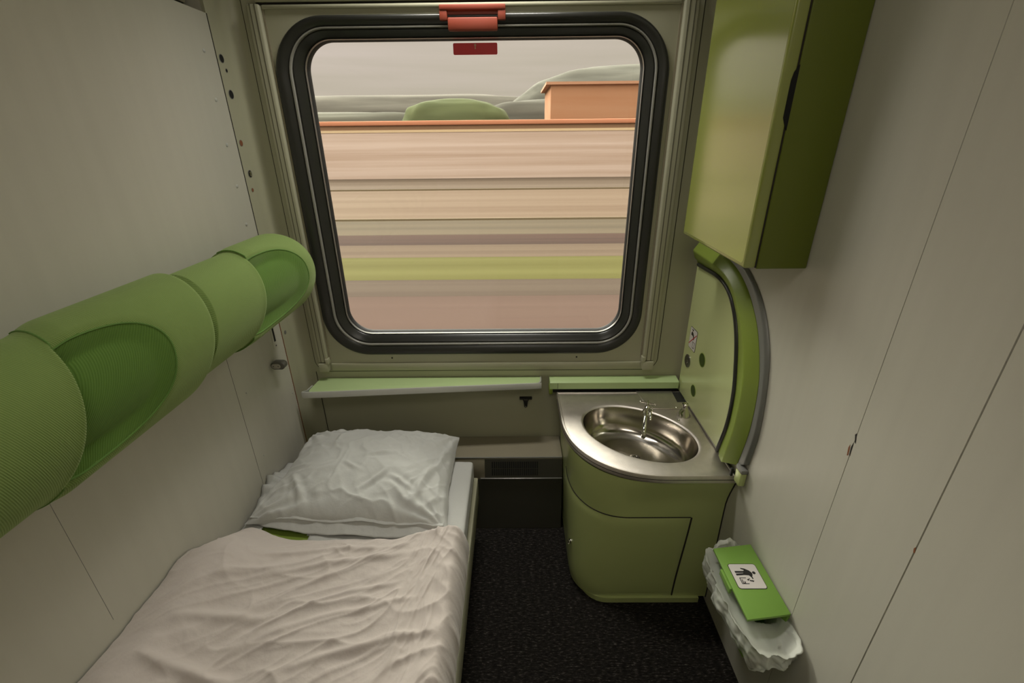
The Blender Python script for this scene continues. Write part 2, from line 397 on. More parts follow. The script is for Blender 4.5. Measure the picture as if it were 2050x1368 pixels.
# lower wall details
MB().box(-.8545, -.8525, YW-.002, YW, .30, .69).obj('panel_joint', 'seam_dark', ww, smooth=False)

# window_1: rubber frame + pane
win = thing('window_1', '', '', (gcx, YW, gcz)); del win['label']; del win['category']; struct(win)
def band(name, m, prof):
    rings = [[(x, YW+d, z) for x, z in lp(o)] for o, d in prof]
    rings.append(rings[0]); MB().loft(rings).obj(name, m, win, ang=50)
band('rubber_frame', 'rubber', [(0, .004), (0, -.008), (.03, -.013), (.10, -.015), (.24, -.013), (.36, -.008), (.43, -.004), (.45, -.002), (.45, .03)])
band('rubber_ridge', 'rubber_ridge', [(.44, .01), (.445, -.004), (.47, -.0075), (.52, -.0075), (.55, -.003), (.55, .01)])
band('inner_rubber', 'rubber', [(.54, .03), (.55, .000), (.62, -.004), (.72, .002), (.84, .012), (.91, .020), (.91, .04)])
band('metal_trim', 'alu', [(.90, .04), (.905, .017), (.93, .015), (.955, .022), (.955, .04)])
band('inner_lip', 'rubber_matt', [(.95, .045), (.955, .022), (1.0, .030), (1.0, .045)])
gp = lp(.98)
MB().loft([[(x, YW+.038, z) for x, z in gp], [(x, YW+.043, z) for x, z in gp]], True, True, True).obj('pane', 'glass', win, smooth=False)
# outer skin of the coach around the window so no light leaks
# red emergency handle and sign
hd = thing('emergency_handle', 'red emergency window handle across the top of the black rubber frame', 'handle', (-.126, YW, 1.93))
MB().box(-.229, -.024, YW-.028, YW-.006, 1.957, 1.972, .003).obj('top_bar', 'red_plastic', hd)
MB().box(-.229, -.205, YW-.026, YW-.010, 1.931, 1.958, .002).obj('side_tab', 'red_plastic', hd)
MB().box(-.048, -.024, YW-.026, YW-.010, 1.931, 1.958, .002).obj('side_tab', 'red_plastic', hd)
MB().box(-.206, -.047, YW-.014, YW-.008, 1.930, 1.958).obj('recess', 'red_plastic', hd, smooth=False)
MB().box(-.204, -.049, YW-.030, YW-.010, 1.903, 1.938, .004).obj('grip', 'red_plastic', hd)
sg = thing('red_glass_sign', 'small bright red rectangular sticker on the window glass under the red handle', 'sticker', (-.125, YW+.036, 1.864))
MB().prism([(x, YW+.0345, z) for x, z in rrect(-.1255, 1.8635, .0725, .0165, .004, 5)], 0, (0, .003, 0)).obj('sign_panel', 'red_sign', sg, smooth=False)
MB().prism([(-.1255+x, YW+.0338, 1.870+z) for x, z in ((-.002, -.007), (.002, -.007), (.0015, 0), (.004, .004), (.002, .007), (-.002, .007), (-.004, .004), (-.0015, 0))], 0, (0, .001, 0)).obj('key_symbol', 'pale', sg, smooth=False)

# ------------------------------------------------------------------ window shelf, opener
sh = thing('window_shelf', 'narrow green laminate shelf with silver front edge below the window', 'shelf', (-.37, YW, .65))
tp = [(-.838, YW-.0025, .650), (-.846, 1.622, .650), (-.838, 1.606, .650), (.080, 1.668, .650), (.096, 1.676, .650), (.102, 1.692, .650), (.104, YW-.0025, .650)]
MB().prism(tp, 0, (0, 0, .010), .0015).obj('shelf_top', 'green_lam', sh)
eg = spline([(-.848, 1.66, 0), (-.852, 1.622, 0), (-.840, 1.603, 0), (-.5, 1.6265, 0), (-.2, 1.6475, 0), (.080, 1.6655, 0), (.098, 1.674, 0), (.105, 1.692, 0), (.107, YW-.002, 0)], 6)
rg = []
for p, z in [(0, .642), (0, .657), (1, .6615), (1, .642)]:
    pass
mb = MB(); R = []
N = len(eg)
for i, p in enumerate(eg):
    t = (eg[min(i+1, N-1)]-eg[max(i-1, 0)]).normalized(); nn = Vector((t.y, -t.x, 0))
    R.append([p-nn*.003+Vector((0, 0, .636)), p+nn*.003+Vector((0, 0, .636)), p+nn*.003+Vector((0, 0, .659)), p+nn*.001+Vector((0, 0, .662)), p-nn*.003+Vector((0, 0, .662))])
mb.loft(R, True, True, True).obj('edge_strip', 'silver', sh)
MB().box(-.80, .07, 1.69, YW-.0025, .632, .650).obj('underside', 'alu_dull', sh, smooth=False)
op = thing('bottle_opener', 'small black bottle opener fixed to the wall under the shelf', 'bottle opener', (.043, YW, .53))
MB().box(.016, .070, YW-.016, YW-.001, .552, .561, .0015).obj('bar', 'ink', op)
MB().prism([(.043+x, YW-.006, z) for x, z in ((-.017, .552), (.017, .552), (.009, .536), (.007, .518), (.006, .509), (0, .505), (-.006, .509), (-.007, .518), (-.009, .536))], 0, (0, .005, 0), .001, 1).obj('bracket', 'ink', op)
MB().box(.033, .052, YW-.0075, YW-.005, .5455, .5495, .001).obj('tooth', 'lug_plate', op)
MB().lathe([(.0025, 0), (.0025, .002)], (.043, YW-.006, .512), (0,-1,0), 12).obj('screw', 'lug_plate', op)

# green ledge over the basin
ld = thing('basin_ledge', 'green ledge with a chamfered front along the wall behind the steel basin', 'ledge', (.41, YW, .64))
MB().prism([(.143, YW-.0025, .661), (.143, 1.686, .657), (.143, 1.681, .653), (.143, 1.681, .624), (.143, YW-.0025, .624)], 0, (.541, 0, 0), .0012, 1).obj('ledge', 'green_lam', ld)
MB().box(.141, .156, 1.684, YW-.0025, .596, .632, .003).obj('end_bracket', 'green_rim', ld)
MB().box(.176, .1775, 1.6802, 1.6815, .626, .652).obj('joint', 'seam_dark', ld, smooth=False)
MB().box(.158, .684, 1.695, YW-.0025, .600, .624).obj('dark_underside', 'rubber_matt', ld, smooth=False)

# ------------------------------------------------------------------ heater casing
ht = thing('heater_casing', 'low metal heater casing with a slotted grille under the window', 'heater', (-.3, 1.6, 0))
x0, x1 = XL+.001, .1955
pr = [(YW-.0025, .001), (1.527, .001), (1.5535, .2585), (1.552, .262), (1.5695, .352), (1.572, .356), (YW-.0025, .350)]
MB().prism([(x0, y, z) for y, z in pr], 0, (x1-x0, 0, 0), .0008, 1).obj('casing', 'casing', ht)
def face(x0, x1, t0, t1, off, name, m, lower=False):
    a, b_ = ((1.552, .262), (1.5695, .352)) if not lower else ((1.527, .001), (1.5535, .2585))
    d = Vector((0, b_[0]-a[0], b_[1]-a[1])); n_ = Vector((0, -d.z, d.y)).normalized()
    A = Vector((0, a[0], a[1]))
    p0 = A+d*t0; p1 = A+d*t1
    q = [Vector((x0, p0.y, p0.z)), Vector((x1, p0.y, p0.z)), Vector((x1, p1.y, p1.z)), Vector((x0, p1.y, p1.z))]
    return [v+n_*off for v in q], -n_
def facebox(x0, x1, t0, t1, off, th, name, m, lower=False, mb=None):
    q, n_ = face(x0, x1, t0, t1, off, name, m, lower)
    (mb or MB()).prism(q, 0, n_*th)
    return mb
mb = MB(); facebox(-.135, .1945, .03, .97, .002, .003, '', '', mb=mb); mb.obj('grille_plate', 'casing_dark', ht, smooth=False)
mb = MB(); facebox(-.86, .1945, .0, .985, .002, .003, '', '', True, mb=mb); mb.obj('lower_panel', 'casing_dark', ht, smooth=False)
mb = MB()
for r_ in (0, 1):
    for k in range(22):
        xa = -.105+k*.0091
        facebox(xa, xa+.0055, .14+.37*r_, .14+.37*r_+.33, .0026, .001, '', '', mb=mb)
mb.obj('vent_slots', 'black', ht, smooth=False)
MB().box(-.155, .195, 1.5455, 1.552, .2585, .2645, .0015).obj('trim_strip', 'alu', ht)
MB().box(x0, .195, 1.568, 1.5735, .352, .3575, .0015).obj('top_edge', 'alu_dull', ht)

# ------------------------------------------------------------------ washbasin cabinet
WY = YW-.045
def plan(kind, n=96):
    """outline from right-front corner, round the front-left, to the rear-left corner (open)"""
    if kind == 'top':   xl, yf, rx, ry = .172, 1.152, .33, .34
    elif kind == 'flare': xl, yf, rx, ry = .196, 1.186, .20, .24
    elif kind == 'low': xl, yf, rx, ry = .207, 1.176, .12, .14
    else: xl, yf, rx, ry = .235, 1.166, .11, .13
    out = []
    n1, n2, n3 = n//3, n//3, n-2*(n//3)
    for k in range(n1): out.append((lerp(.7035, xl+rx, k/n1), yf))
    for k in range(n2):
        a = PI/2*k/n2; e = .88
        out.append((xl+rx-rx*math.sin(a)**e, yf+ry-ry*math.cos(a)**e))
    for k in range(n3+1): out.append((xl, lerp(yf+ry, WY, k/n3)))
    return out
PT, PF, PL, PK = plan('top'), plan('flare'), plan('low'), plan('kick')
def body_ring(z):
    if z > .46:
        t = sm(.46, .60, z)*.35+((z-.46)/.14)**1.5*.65
        return [(lerp(a[0], b_[0], t), lerp(a[1], b_[1], t), z) for a, b_ in zip(PF, PT)]
    t = sm(.02, .46, z)
    return [(lerp(a[0], b_[0], t), lerp(a[1], b_[1], t), z) for a, b_ in zip(PL, PF)]
wc = thing('washbasin_cabinet', 'green curved washbasin cabinet with a rounded door in the right corner', 'cabinet', (.45, 1.4, 0))
rings = []
for k in range(34):
    z = .022+(.578-.022)*k/33
    r = body_ring(z); rings.append(r+[(.7035, WY, z)])
# rounded bottom edge
b0 = rings[0]; rings.insert(0, [(lerp(x, .5, .02), lerp(y, 1.5, .02), .016) for x, y, z in b0])
MB().loft(rings, True, True, False).obj('body', 'green', wc)
k0 = [(x, y, 0.001) for x, y in PK]+[(.675, WY, 0.001)]
k0 = [(min(x, .675), y, z) for x, y, z in k0]
MB().loft([k0, [(x, y, .024) for x, y, z in k0]], True, True, True).obj('plinth', 'green', wc)
# dark joint between cabinet side and the wall
MB().tube([(XR-.001, body_ring(z)[0][1]-.001, z) for z in [.02+.556*k/20 for k in range(21)]], .0022, 6).obj('wall_joint', 'seam_dark', wc)
# door: patch of the body surface pushed out 4 mm; top edge rises towards the side
def dpatch(i0, i1, z0, ztop, off, extra=0):
    rows = []
    nz = 26
    for k in range(nz+1):
        row = []
        for i in range(i0, i1+1):
            f = (i-i0)/(i1-i0); z = lerp(z0, ztop(f), k/nz)
            R_ = body_ring(z); p = Vector(R_[i]); t = (Vector(R_[min(i+1, len(R_)-1)])-Vector(R_[max(i-1, 0)])).normalized()
            n_ = Vector((-t.y, t.x, 0))
            # soft edges
            e = min(k/nz*8, (1-k/nz)*10, f*14, (1-f)*14, 1); e = max(0, e)**.5
            row.append(p+n_*(off*e+.0004))
        rows.append(row)
    return rows
iR, iL = 11, 72
ztop = lambda f: .402
rows = dpatch(iR, iL, .030, ztop, .005)
MB().loft(rows, False).obj('door', 'green', wc, ang=60)
dobj = bpy.data.objects['door']
# dark joint round the door (right edge and top)
j1 = [rows[k][0]+Vector((.002, -.0004, 0)) for k in range(27)]
j2 = [rows[-1][i]+Vector((0, 0, .0012)) for i in range(0, len(rows[-1])-4)]
mbj = MB(); mbj.tube(j1, .0030, 8); mbj.obj('door_joint', 'seam_dark', dobj); mbj = MB(); mbj.tube(j2, .0020, 8); mbj.obj('door_joint', 'seam_dark', dobj)
kp = Vector(rows[11][iL-iR-15]); kd = Vector((-.95, -.3, 0)).normalized()
mb = MB(); mb.lathe([(.009, 0), (.009, .004), (.006, .006), (.006, .009), (0, .0095)], kp, kd, 20)
mb.lathe([(.0035, 0), (.0035, .012), (0, .013)], kp+Vector((0, 0, -.011)), kd, 12)
mb.obj('door_knob', 'chrome', dobj)

# ------------------------------------------------------------------ steel worktop with basin
wt = thing('steel_worktop', 'curved stainless steel worktop with an oval basin sunk into it', 'washbasin', (.45, 1.4, .60))
ZT = .607
bl = [(.253, 1.446), (.285, 1.503), (.362, 1.556), (.455, 1.569), (.535, 1.538), (.601, 1.466), (.637, 1.385), (.639, 1.311), (.603, 1.260), (.528, 1.237), (.432, 1.250), (.341, 1.303), (.276, 1.375)]
bc = Vector((.448, 1.400))
# fit: smooth ellipse
def basin_loop(s=1., n=160):
    out = []; th = math.radians(-36); a, b_ = .212*s, .150*s
    for k in range(n):
        t = 2*PI*k/n
        # keep polar angle ordering by direction
        ph = t-th; r = a*b_/math.sqrt((b_*math.cos(ph))**2+(a*math.sin(ph))**2)
        out.append((bc.x+r*math.cos(t), bc.y+r*math.sin(t)))
    return out
poly = [(.7015, WY)]+[(min(x, .7015), y) for x, y in PT]
def ray_out(dx, dy, ins=0.):
    best = None; n = len(poly)
    for i in range(n):
        ax_, ay = poly[i]; bx_, by = poly[(i+1) % n]
        ex, ey = bx_-ax_, by-ay; den = dx*ey-dy*ex
        if abs(den) < 1e-12: continue
        t = ((ax_-bc.x)*ey-(ay-bc.y)*ex)/den; u = ((ax_-bc.x)*dy-(ay-bc.y)*dx)/den
        if t > 0 and -1e-6 <= u <= 1+1e-6: best = t if best is None else min(best, t)
    return best-ins
n = 320; outer = []; angs = []
for k in range(n):
    t = 2*PI*k/n; angs.append(t); d = ray_out(math.cos(t), math.sin(t)); outer.append((bc.x+d*math.cos(t), bc.y+d*math.sin(t)))
for cx_, cy_ in ((.7015, WY), (.7015, PT[0][1]), (.172, WY)):
    i = min(range(n), key=lambda q: (outer[q][0]-cx_)**2+(outer[q][1]-cy_)**2); outer[i] = (cx_, cy_)
def inset(d):
    o = []
    for k in range(n):
        r = math.hypot(outer[k][0]-bc.x, outer[k][1]-bc.y); f = (r-d)/r
        o.append((bc.x+(outer[k][0]-bc.x)*f, bc.y+(outer[k][1]-bc.y)*f))
    return o
def up(l, z): return [(x, y, z) for x, y in l]
rings = [up(outer, ZT-.026), up(outer, ZT-.002), up(inset(.002), ZT+.0015), up(inset(.008), ZT+.0015), up(inset(.011), ZT-.002), up(inset(.013), ZT-.001), up(inset(.03), ZT)]
B0 = basin_loop(1, n)
rings += [up([(lerp(a[0], b_[0], .5), lerp(a[1], b_[1], .5)) for a, b_ in zip(inset(.03), basin_loop(1.05, n))], ZT), up(basin_loop(1.05, n), ZT), up(basin_loop(1.02, n), ZT-.0012), up(basin_loop(1.0, n), ZT-.005)]
MB().loft(rings).obj('worktop', 'steel_worn', wt, ang=40)
rings = []
for s_, dz in ((1.0, .005), (.985, .015), (.965, .04), (.93, .07), (.87, .092), (.78, .104), (.6, .112), (.4, .117), (.2, .120), (.09, .121)):
    rings.append(up(basin_loop(s_, n), ZT-dz))
MB().loft(rings, True, False, True).obj('basin', 'basin_steel', wt, ang=60)
MB().lathe([(.020, 0), (.020, .002), (.014, .003), (.013, .001), (0, .001)], (bc.x, bc.y, ZT-.1215), (0,0,1), 24).obj('drain', 'chrome', wt)
mb = MB()
for k in range(6):
    a = k*PI/3; mb.lathe([(.0022, 0), (.0022, .0006)], (bc.x+.008*math.cos(a), bc.y+.008*math.sin(a), ZT-.1203), (0,0,1), 8)
mb.obj('drain_holes', 'black', wt)
# dark groove of the edge and riveted service plate
MB().tube([(x, y, ZT-.013) for x, y in PT[:-6]], .0012, 6).obj('edge_groove', 'seam_dark', wt)
MB().prism([(.507, 1.684, ZT+.0005), (.528, 1.546, ZT+.0005), (.652, 1.546, ZT+.0005), (.658, 1.684, ZT+.0005)], 0, (0, 0, .003), .0008, 1).obj('service_plate', 'steel_worn', wt)
for x in (.545, .638): MB().lathe([(.003, 0), (.0015, .0012)], (x, 1.556, ZT+.0034), (0,0,1), 10).obj('rivet', 'chrome', wt)
MB().box(.655, .700, 1.60, 1.684, ZT+.0002, ZT+.0012).obj('corner_recess', 'rubber_matt', wt, smooth=False)
MB().box(.6885, .6935, 1.175, 1.62, ZT, ZT+.006, .002).obj('side_rail', 'alu', wt)
MB().box(.6945, .7015, 1.155, 1.62, ZT, ZT+.003, .001).obj('side_rubber', 'rubber_matt', wt)

# tap
ta = thing('tap', 'small chrome tap with a cross handle reaching over the basin', 'tap', (.505, 1.525, ZT))
T0 = Vector((.507, 1.510, ZT))
mb = MB(); mb.lathe([(.014, 0), (.014, .004), (.009, .007), (.008, .020), (.0105, .022), (.0105, .036), (.006, .039), (.005, .046), (.007, .047), (.007, .052), (0, .053)], T0, (0,0,1), 24); mb.obj('body', 'chrome', ta)
sp = spline([T0+Vector((0, -.004, .028)), T0+Vector((-.012, -.030, .032)), T0+Vector((-.027, -.075, .026)), T0+Vector((-.039, -.112, .012)), T0+Vector((-.042, -.124, .000)), T0+Vector((-.043, -.127, -.010))], 6)
mb = MB(); mb.tube(sp, .0078, 14); mb.lathe([(.0085, 0), (.0085, .006)], sp[-1], (0, 0, -1), 18); mb.obj('spout', 'chrome', ta)
sp = spline([T0+Vector((.006, -.006, .030)), T0+Vector((.004, -.030, .030)), T0+Vector((-.002, -.055, .024)), T0+Vector((-.004, -.064, .016))], 6)
mb = MB(); mb.tube(sp, .0052, 12); mb.obj('side_pipe', 'chrome', ta)
mb = MB(); mb.tube([T0+Vector((-.026, .008, .054)), T0+Vector((.026, -.008, .050))], [.003, .003], 10)
mb.tube([T0+Vector((-.006, -.016, .052)), T0+Vector((.006, .016, .052))], .003, 10)
for v in ((-.026, .008, .054), (.026, -.008, .050)): mb.lathe([(.0001, -.004), (.004, -.002), (.0045, 0), (.004, .002), (.0001, .004)], T0+Vector(v), (1, -.3, 0), 12)
mb.obj('cross_handle', 'chrome', ta)
for dx in (-.014, .017): MB().lathe([(.0001, -.006), (.0055, -.003), (.0065, 0), (.0055, .003), (.0001, .006)], T0+Vector((dx, -.008, .024)), (1, 0, .2), 14).obj('side_knob', 'chrome', ta)

sd = thing('push_button', 'small cone-shaped chrome push button beside the tap by the green cover', 'button', (.648, 1.502, ZT))
MB().lathe([(.026, 0), (.0255, .004), (.018, .018), (.010, .033), (.0095, .036)], (.648, 1.502, ZT), (0,0,1), 32).obj('cone', 'chrome', sd)
MB().lathe([(.0092, .034), (.0092, .046), (.012, .047), (.012, .052), (.010, .0545), (0, .055)], (.648, 1.502, ZT), (0,0,1), 24).obj('knob', 'chrome', sd)
tag(MB().lathe([(.005, 0), (.004, .003), (.0015, .006), (0, .007)], (.618, 1.468, ZT), (0,0,1), 14).obj('metal_stud', 'chrome'), 'tiny metal stud on the steel worktop between basin and cone button', 'stud')

# ------------------------------------------------------------------ raised basin cover on the right wall
cvr = thing('basin_cover', 'raised green basin cover with a black seal, standing against the right wall', 'basin cover', (.70, 1.4, .62))
seal = [(1.278, .613), (1.25, .738), (1.251, .85), (1.274, .945), (1.308, 1.032), (1.354, 1.097), (1.417, 1.142), (1.504, 1.160), (1.613, 1.158), (1.700, 1.155)]
lead = [(1.198, .629), (1.174, .758), (1.172, .881), (1.188, .972), (1.229, 1.05), (1.289, 1.121), (1.355, 1.17), (1.447, 1.197), (1.565, 1.203), (1.700, 1.205)]
back = [(1.152, .654), (1.130, .801), (1.138, .933), (1.165, 1.016), (1.208, 1.09), (1.265, 1.148), (1.333, 1.193), (1.42, 1.224), (1.55, 1.240), (1.700, 1.243)]
grey = [(1.114, .685), (1.102, .804), (1.114, .931), (1.139, 1.028), (1.179, 1.102), (1.228, 1.158), (1.289, 1.201), (1.38, 1.238), (1.54, 1.258), (1.700, 1.262)]
def S3(l, x, per=10): return spline([(x, y, z) for y, z in l], per)
sI = S3(seal, .6885); sL = S3(lead, .664); sB = S3(back, .6895); sG = S3(grey, .7035); sB2 = S3(back, .6905)
# panel
pn = [p for p in S3(seal, .690)]; 
fan = pn+[Vector((.690, 1.700, .613))]
MB().prism([(p.x, p.y, p.z) for p in fan], 0, (.0135, 0, 0)).obj('panel', 'green_panel_lit', cvr, ang=50)
cv_panel = bpy.data.objects['panel']
# rim: inner slope, rounded lead, outer side
rings = []
for i in range(len(sI)):
    a, l, b_ = sI[i], sL[i], sB[i]
    l1 = l+(a-l).normalized()*.005; l2 = l+(b_-l).normalized()*.005
    # a step next to the seal like in a moulded rim
    s1 = a.lerp(l, .25)+Vector((.003, 0, 0)); s2 = a.lerp(l, .42)+Vector((-.002, 0, 0))
    rings.append([a+Vector((.006, 0, 0)), a, s1, s2, l1, l.lerp((l1+l2)/2, .4), l2, b_.lerp(l, .3)+Vector((-.001, 0, 0)), b_, Vector((.7035, b_.y, b_.z)), Vector((.7035, a.y, a.z))])
MB().loft(rings, True, True, True).obj('rim', 'green_rim', cvr, ang=50)
rings = []
for i in range(len(sB2)):
    b_, g = sB2[i], sG[i]
    o = Vector((.693, lerp(b_.y, g.y, .85), lerp(b_.z, g.z, .85)))
    rings.append([b_+Vector((.0005, 0, 0)), Vector((.6915, lerp(b_.y, g.y, .7), lerp(b_.z, g.z, .7))), o, g, Vector((.7035, b_.y, b_.z))])
MB().loft(rings, True, True, True).obj('outer_shell', 'alu_dull', cvr, ang=50)
# black seal, a flattened tube that stops short of the back edge
sp = S3([(y, z) for y, z in seal], .688)[:-2]
rings = []
for i, p in enumerate(sp):
    t = (sp[min(i+1, len(sp)-1)]-sp[max(i-1, 0)]).normalized(); nn = Vector((0, -t.z, t.y))
    rings.append([p+Vector((.004, 0, 0))+nn*.008, p+Vector((-.004, 0, 0))+nn*.007, p+Vector((-.008, 0, 0))+nn*.003, p+Vector((-.008, 0, 0))-nn*.003, p+Vector((-.004, 0, 0))-nn*.007, p+Vector((.004, 0, 0))-nn*.008])
MB().loft(rings, True, True, True).obj('rubber_seal', 'rubber', cvr, ang=50)
# fittings in the panel
xx = .6898
MB().lathe([(.0265, 0), (.0265, .003), (.022, .005), (.020, .0035), (.010, .003), (.008, .005), (0, .0055)], (xx, 1.645, .772), (-1,0,0), 32).obj('metal_disc', 'dark_steel', cvr)
def pocket(y, z, r):
    MB().lathe([(r*1.08, 0), (r*1.08, .0008), (r, .0012), (r, .0004), (0, .0003)], (xx, y, z), (-1,0,0), 28).obj('finger_hole', 'green_rim', cvr)
    MB().lathe([(r*.97, .0003), (r*.97, .0006)], (xx, y, z), (-1,0,0), 28).obj('hole_depth', M['hole_green'], cvr)

pocket(1.519, .838, .0255); pocket(1.549, .690, .0225)
# no-drinking-water sticker (u to the viewer's right = -y)
st = thing('no_drinking_sticker', 'white sticker with a crossed-out tap and glass on the green basin cover', 'sticker', (.6895, 1.63, .873))
def SY(u, v): return (1.629-u, .873+v)
def sp_poly(pts, name, m, x, th=.0004):
    MB().prism([(x, *SY(u, v)) for u, v in pts], 0, (-th, 0, 0)).obj(name, m, st, smooth=False)
sp_poly(rrect(0, 0, .0345, .0435, .006, 5), 'border', 'ink', .6898, .0006)
sp_poly(rrect(0, 0, .0325, .0415, .005, 5), 'sticker_face', 'white', .6893, .0005)
sp_poly([(-.020, .012), (-.020, .022), (-.014, .026), (-.012, .026), (-.012, .033), (-.018, .034), (-.018, .037), (-.002, .037), (-.002, .034), (-.008, .033), (-.008, .026), (-.002, .024), (.006, .016), (.010, .006), (.010, .000), (.003, .000), (.003, .005), (-.003, .012)], 'tap_symbol', 'ink', .6888)
sp_poly([(.002, -.008), (.004, -.008), (.0075, -.030), (.0185, -.030), (.022, -.008), (.024, -.008), (.020, -.033), (.006, -.033)], 'glass_symbol', 'ink', .6888)
sp_poly([(.002, -.0075), (.024, -.0075), (.024, -.0095), (.002, -.0095)], 'glass_symbol', 'ink', .6887)
sp_poly([(-.032, -.0265), (-.030, -.0290), (.032, .0265), (.030, .0290)], 'strike', 'red_ink', .6884)
# hinge bracket at the near end of the cover
hb = thing('hinge_bracket', 'small green and grey hinge bracket on the right wall below the basin cover', 'bracket', (.70, 1.12, .64))
MB().box(.683, .7035, 1.108, 1.142, .606, .652, .004).obj('bracket', 'green', hb)
MB().box(.683, .7035, 1.106, 1.144, .653, .668, .003).obj('cap', 'alu_dull', hb)
MB().box(.676, .684, 1.150, 1.158, .612, .640, .001).obj('plug', 'rubber_matt', hb)

# ------------------------------------------------------------------ upper cupboard
uc = thing('wall_cupboard', 'tall green glossy wall cupboard hanging above the basin on the right wall', 'cupboard', (.63, 1.3, 1.3))
MB().box(.583, .7035, 1.0835, 1.522, 1.301, 2.36, .003).obj('body', 'green_cab_shaded', uc)
dd = MB().box(.552, .580, 1.083, 1.520, 1.303, 2.36, .005, 3).obj('door', 'green_cab', uc)
MB().prism([(.5515, y, z) for y, z in rrect(1.3015, 1.83, .211, .518, .012, 6)], 0, (.004, 0, 0), .001, 1).obj('door_face', 'green_cab', dd)
MB().box(.579, .584, 1.086, 1.518, 1.304, 2.35).obj('door_gap', 'seam_dark', dd, smooth=False)
MB().prism([(x, 1.0822, z) for x, z in ((.5835, 1.606), (.5835, 1.728), (.574, 1.715), (.571, 1.70), (.571, 1.63), (.575, 1.620))], 0, (0, .004, 0)).obj('handle_recess', 'black', dd, smooth=False)

# ------------------------------------------------------------------ bed
bed = thing('bunk_bed_base', 'low bunk with a pale side rail and green mattress along the left wall', 'bed', (-.53, .5, 0))
MB().box(XL+.0015, -.205, YB+.002, 1.515, .001, .225).obj('box_base', 'dark_base', bed, smooth=False)
MB().box(XL+.0015, -.178, YB+.002, 1.475, .225, .318, .003).obj('bed_board', 'dark_base', bed)
MB().box(-.176, -.157, YB+.002, 1.475, .222, .331, .004).obj('side_rail', 'rail', bed)
MB().box(XL+.0015, -.180, YB+.002, 1.450, .320, .425, .02, 4).obj('mattress', 'mattress', bed)

# sheet: grid laid on the mattress, dropping at the right side; a gap shows the green fabric
def fbm(x, y, z=0, o=4):
    return noise.fractal(Vector((x, y, z)), 1., 2., o)
mb = MB(); nx, ny = 90, 120; V = []; keep = []
for j in range(ny+1):
    y = lerp(.4, 1.456, j/ny)
    for i in range(nx+1):
        u = i/nx
        if u < .86: x = lerp(XL+.004, -.180, u/.86); z = .4275
        else:
            t = (u-.86)/.14; a = min(1, t/.35)*PI/2; x = -.180+.007*math.sin(a); z = .4275-.007*(1-math.cos(a))-max(0, t-.35)/.65*.075
        w = .0025*abs(fbm(x*9, y*5))+.004*sm(.0, 1., fbm(x*5+3, y*4+1)*.5+.5)*(u < .86)
        # loose corner ruffle near the wall
        ru = math.exp(-((y-1.30)/.07)**2)*sm(-.80, -.89, x)
        z += w+ru*(.045+.012*math.sin(y*150))
        if y > 1.4515: z -= (y-1.4515)*3
        V.append((x, y+(.004*math.sin(x*50) if j == ny else 0), z))
F = []
for j in range(ny):
    for i in range(nx):
        x = V[j*(nx+1)+i][0]; y = V[j*(nx+1)+i][1]
        if -.845 < x < -.64 and 1.02 < y < 1.135-.10*sm(-.72, -.64, x): continue
        F.append((j*(nx+1)+i, j*(nx+1)+i+1, (j+1)*(nx+1)+i+1, (j+1)*(nx+1)+i))
mb.add(V, F)
so = mb.obj('bed_sheet', 'pillow', ang=80); tag(so, 'white bed sheet tucked over the mattress, showing beside and under the pillow', 'sheet')
sf = so.modifiers.new('Thickness', 'SOLIDIFY'); sf.thickness = .002; sf.offset = 1

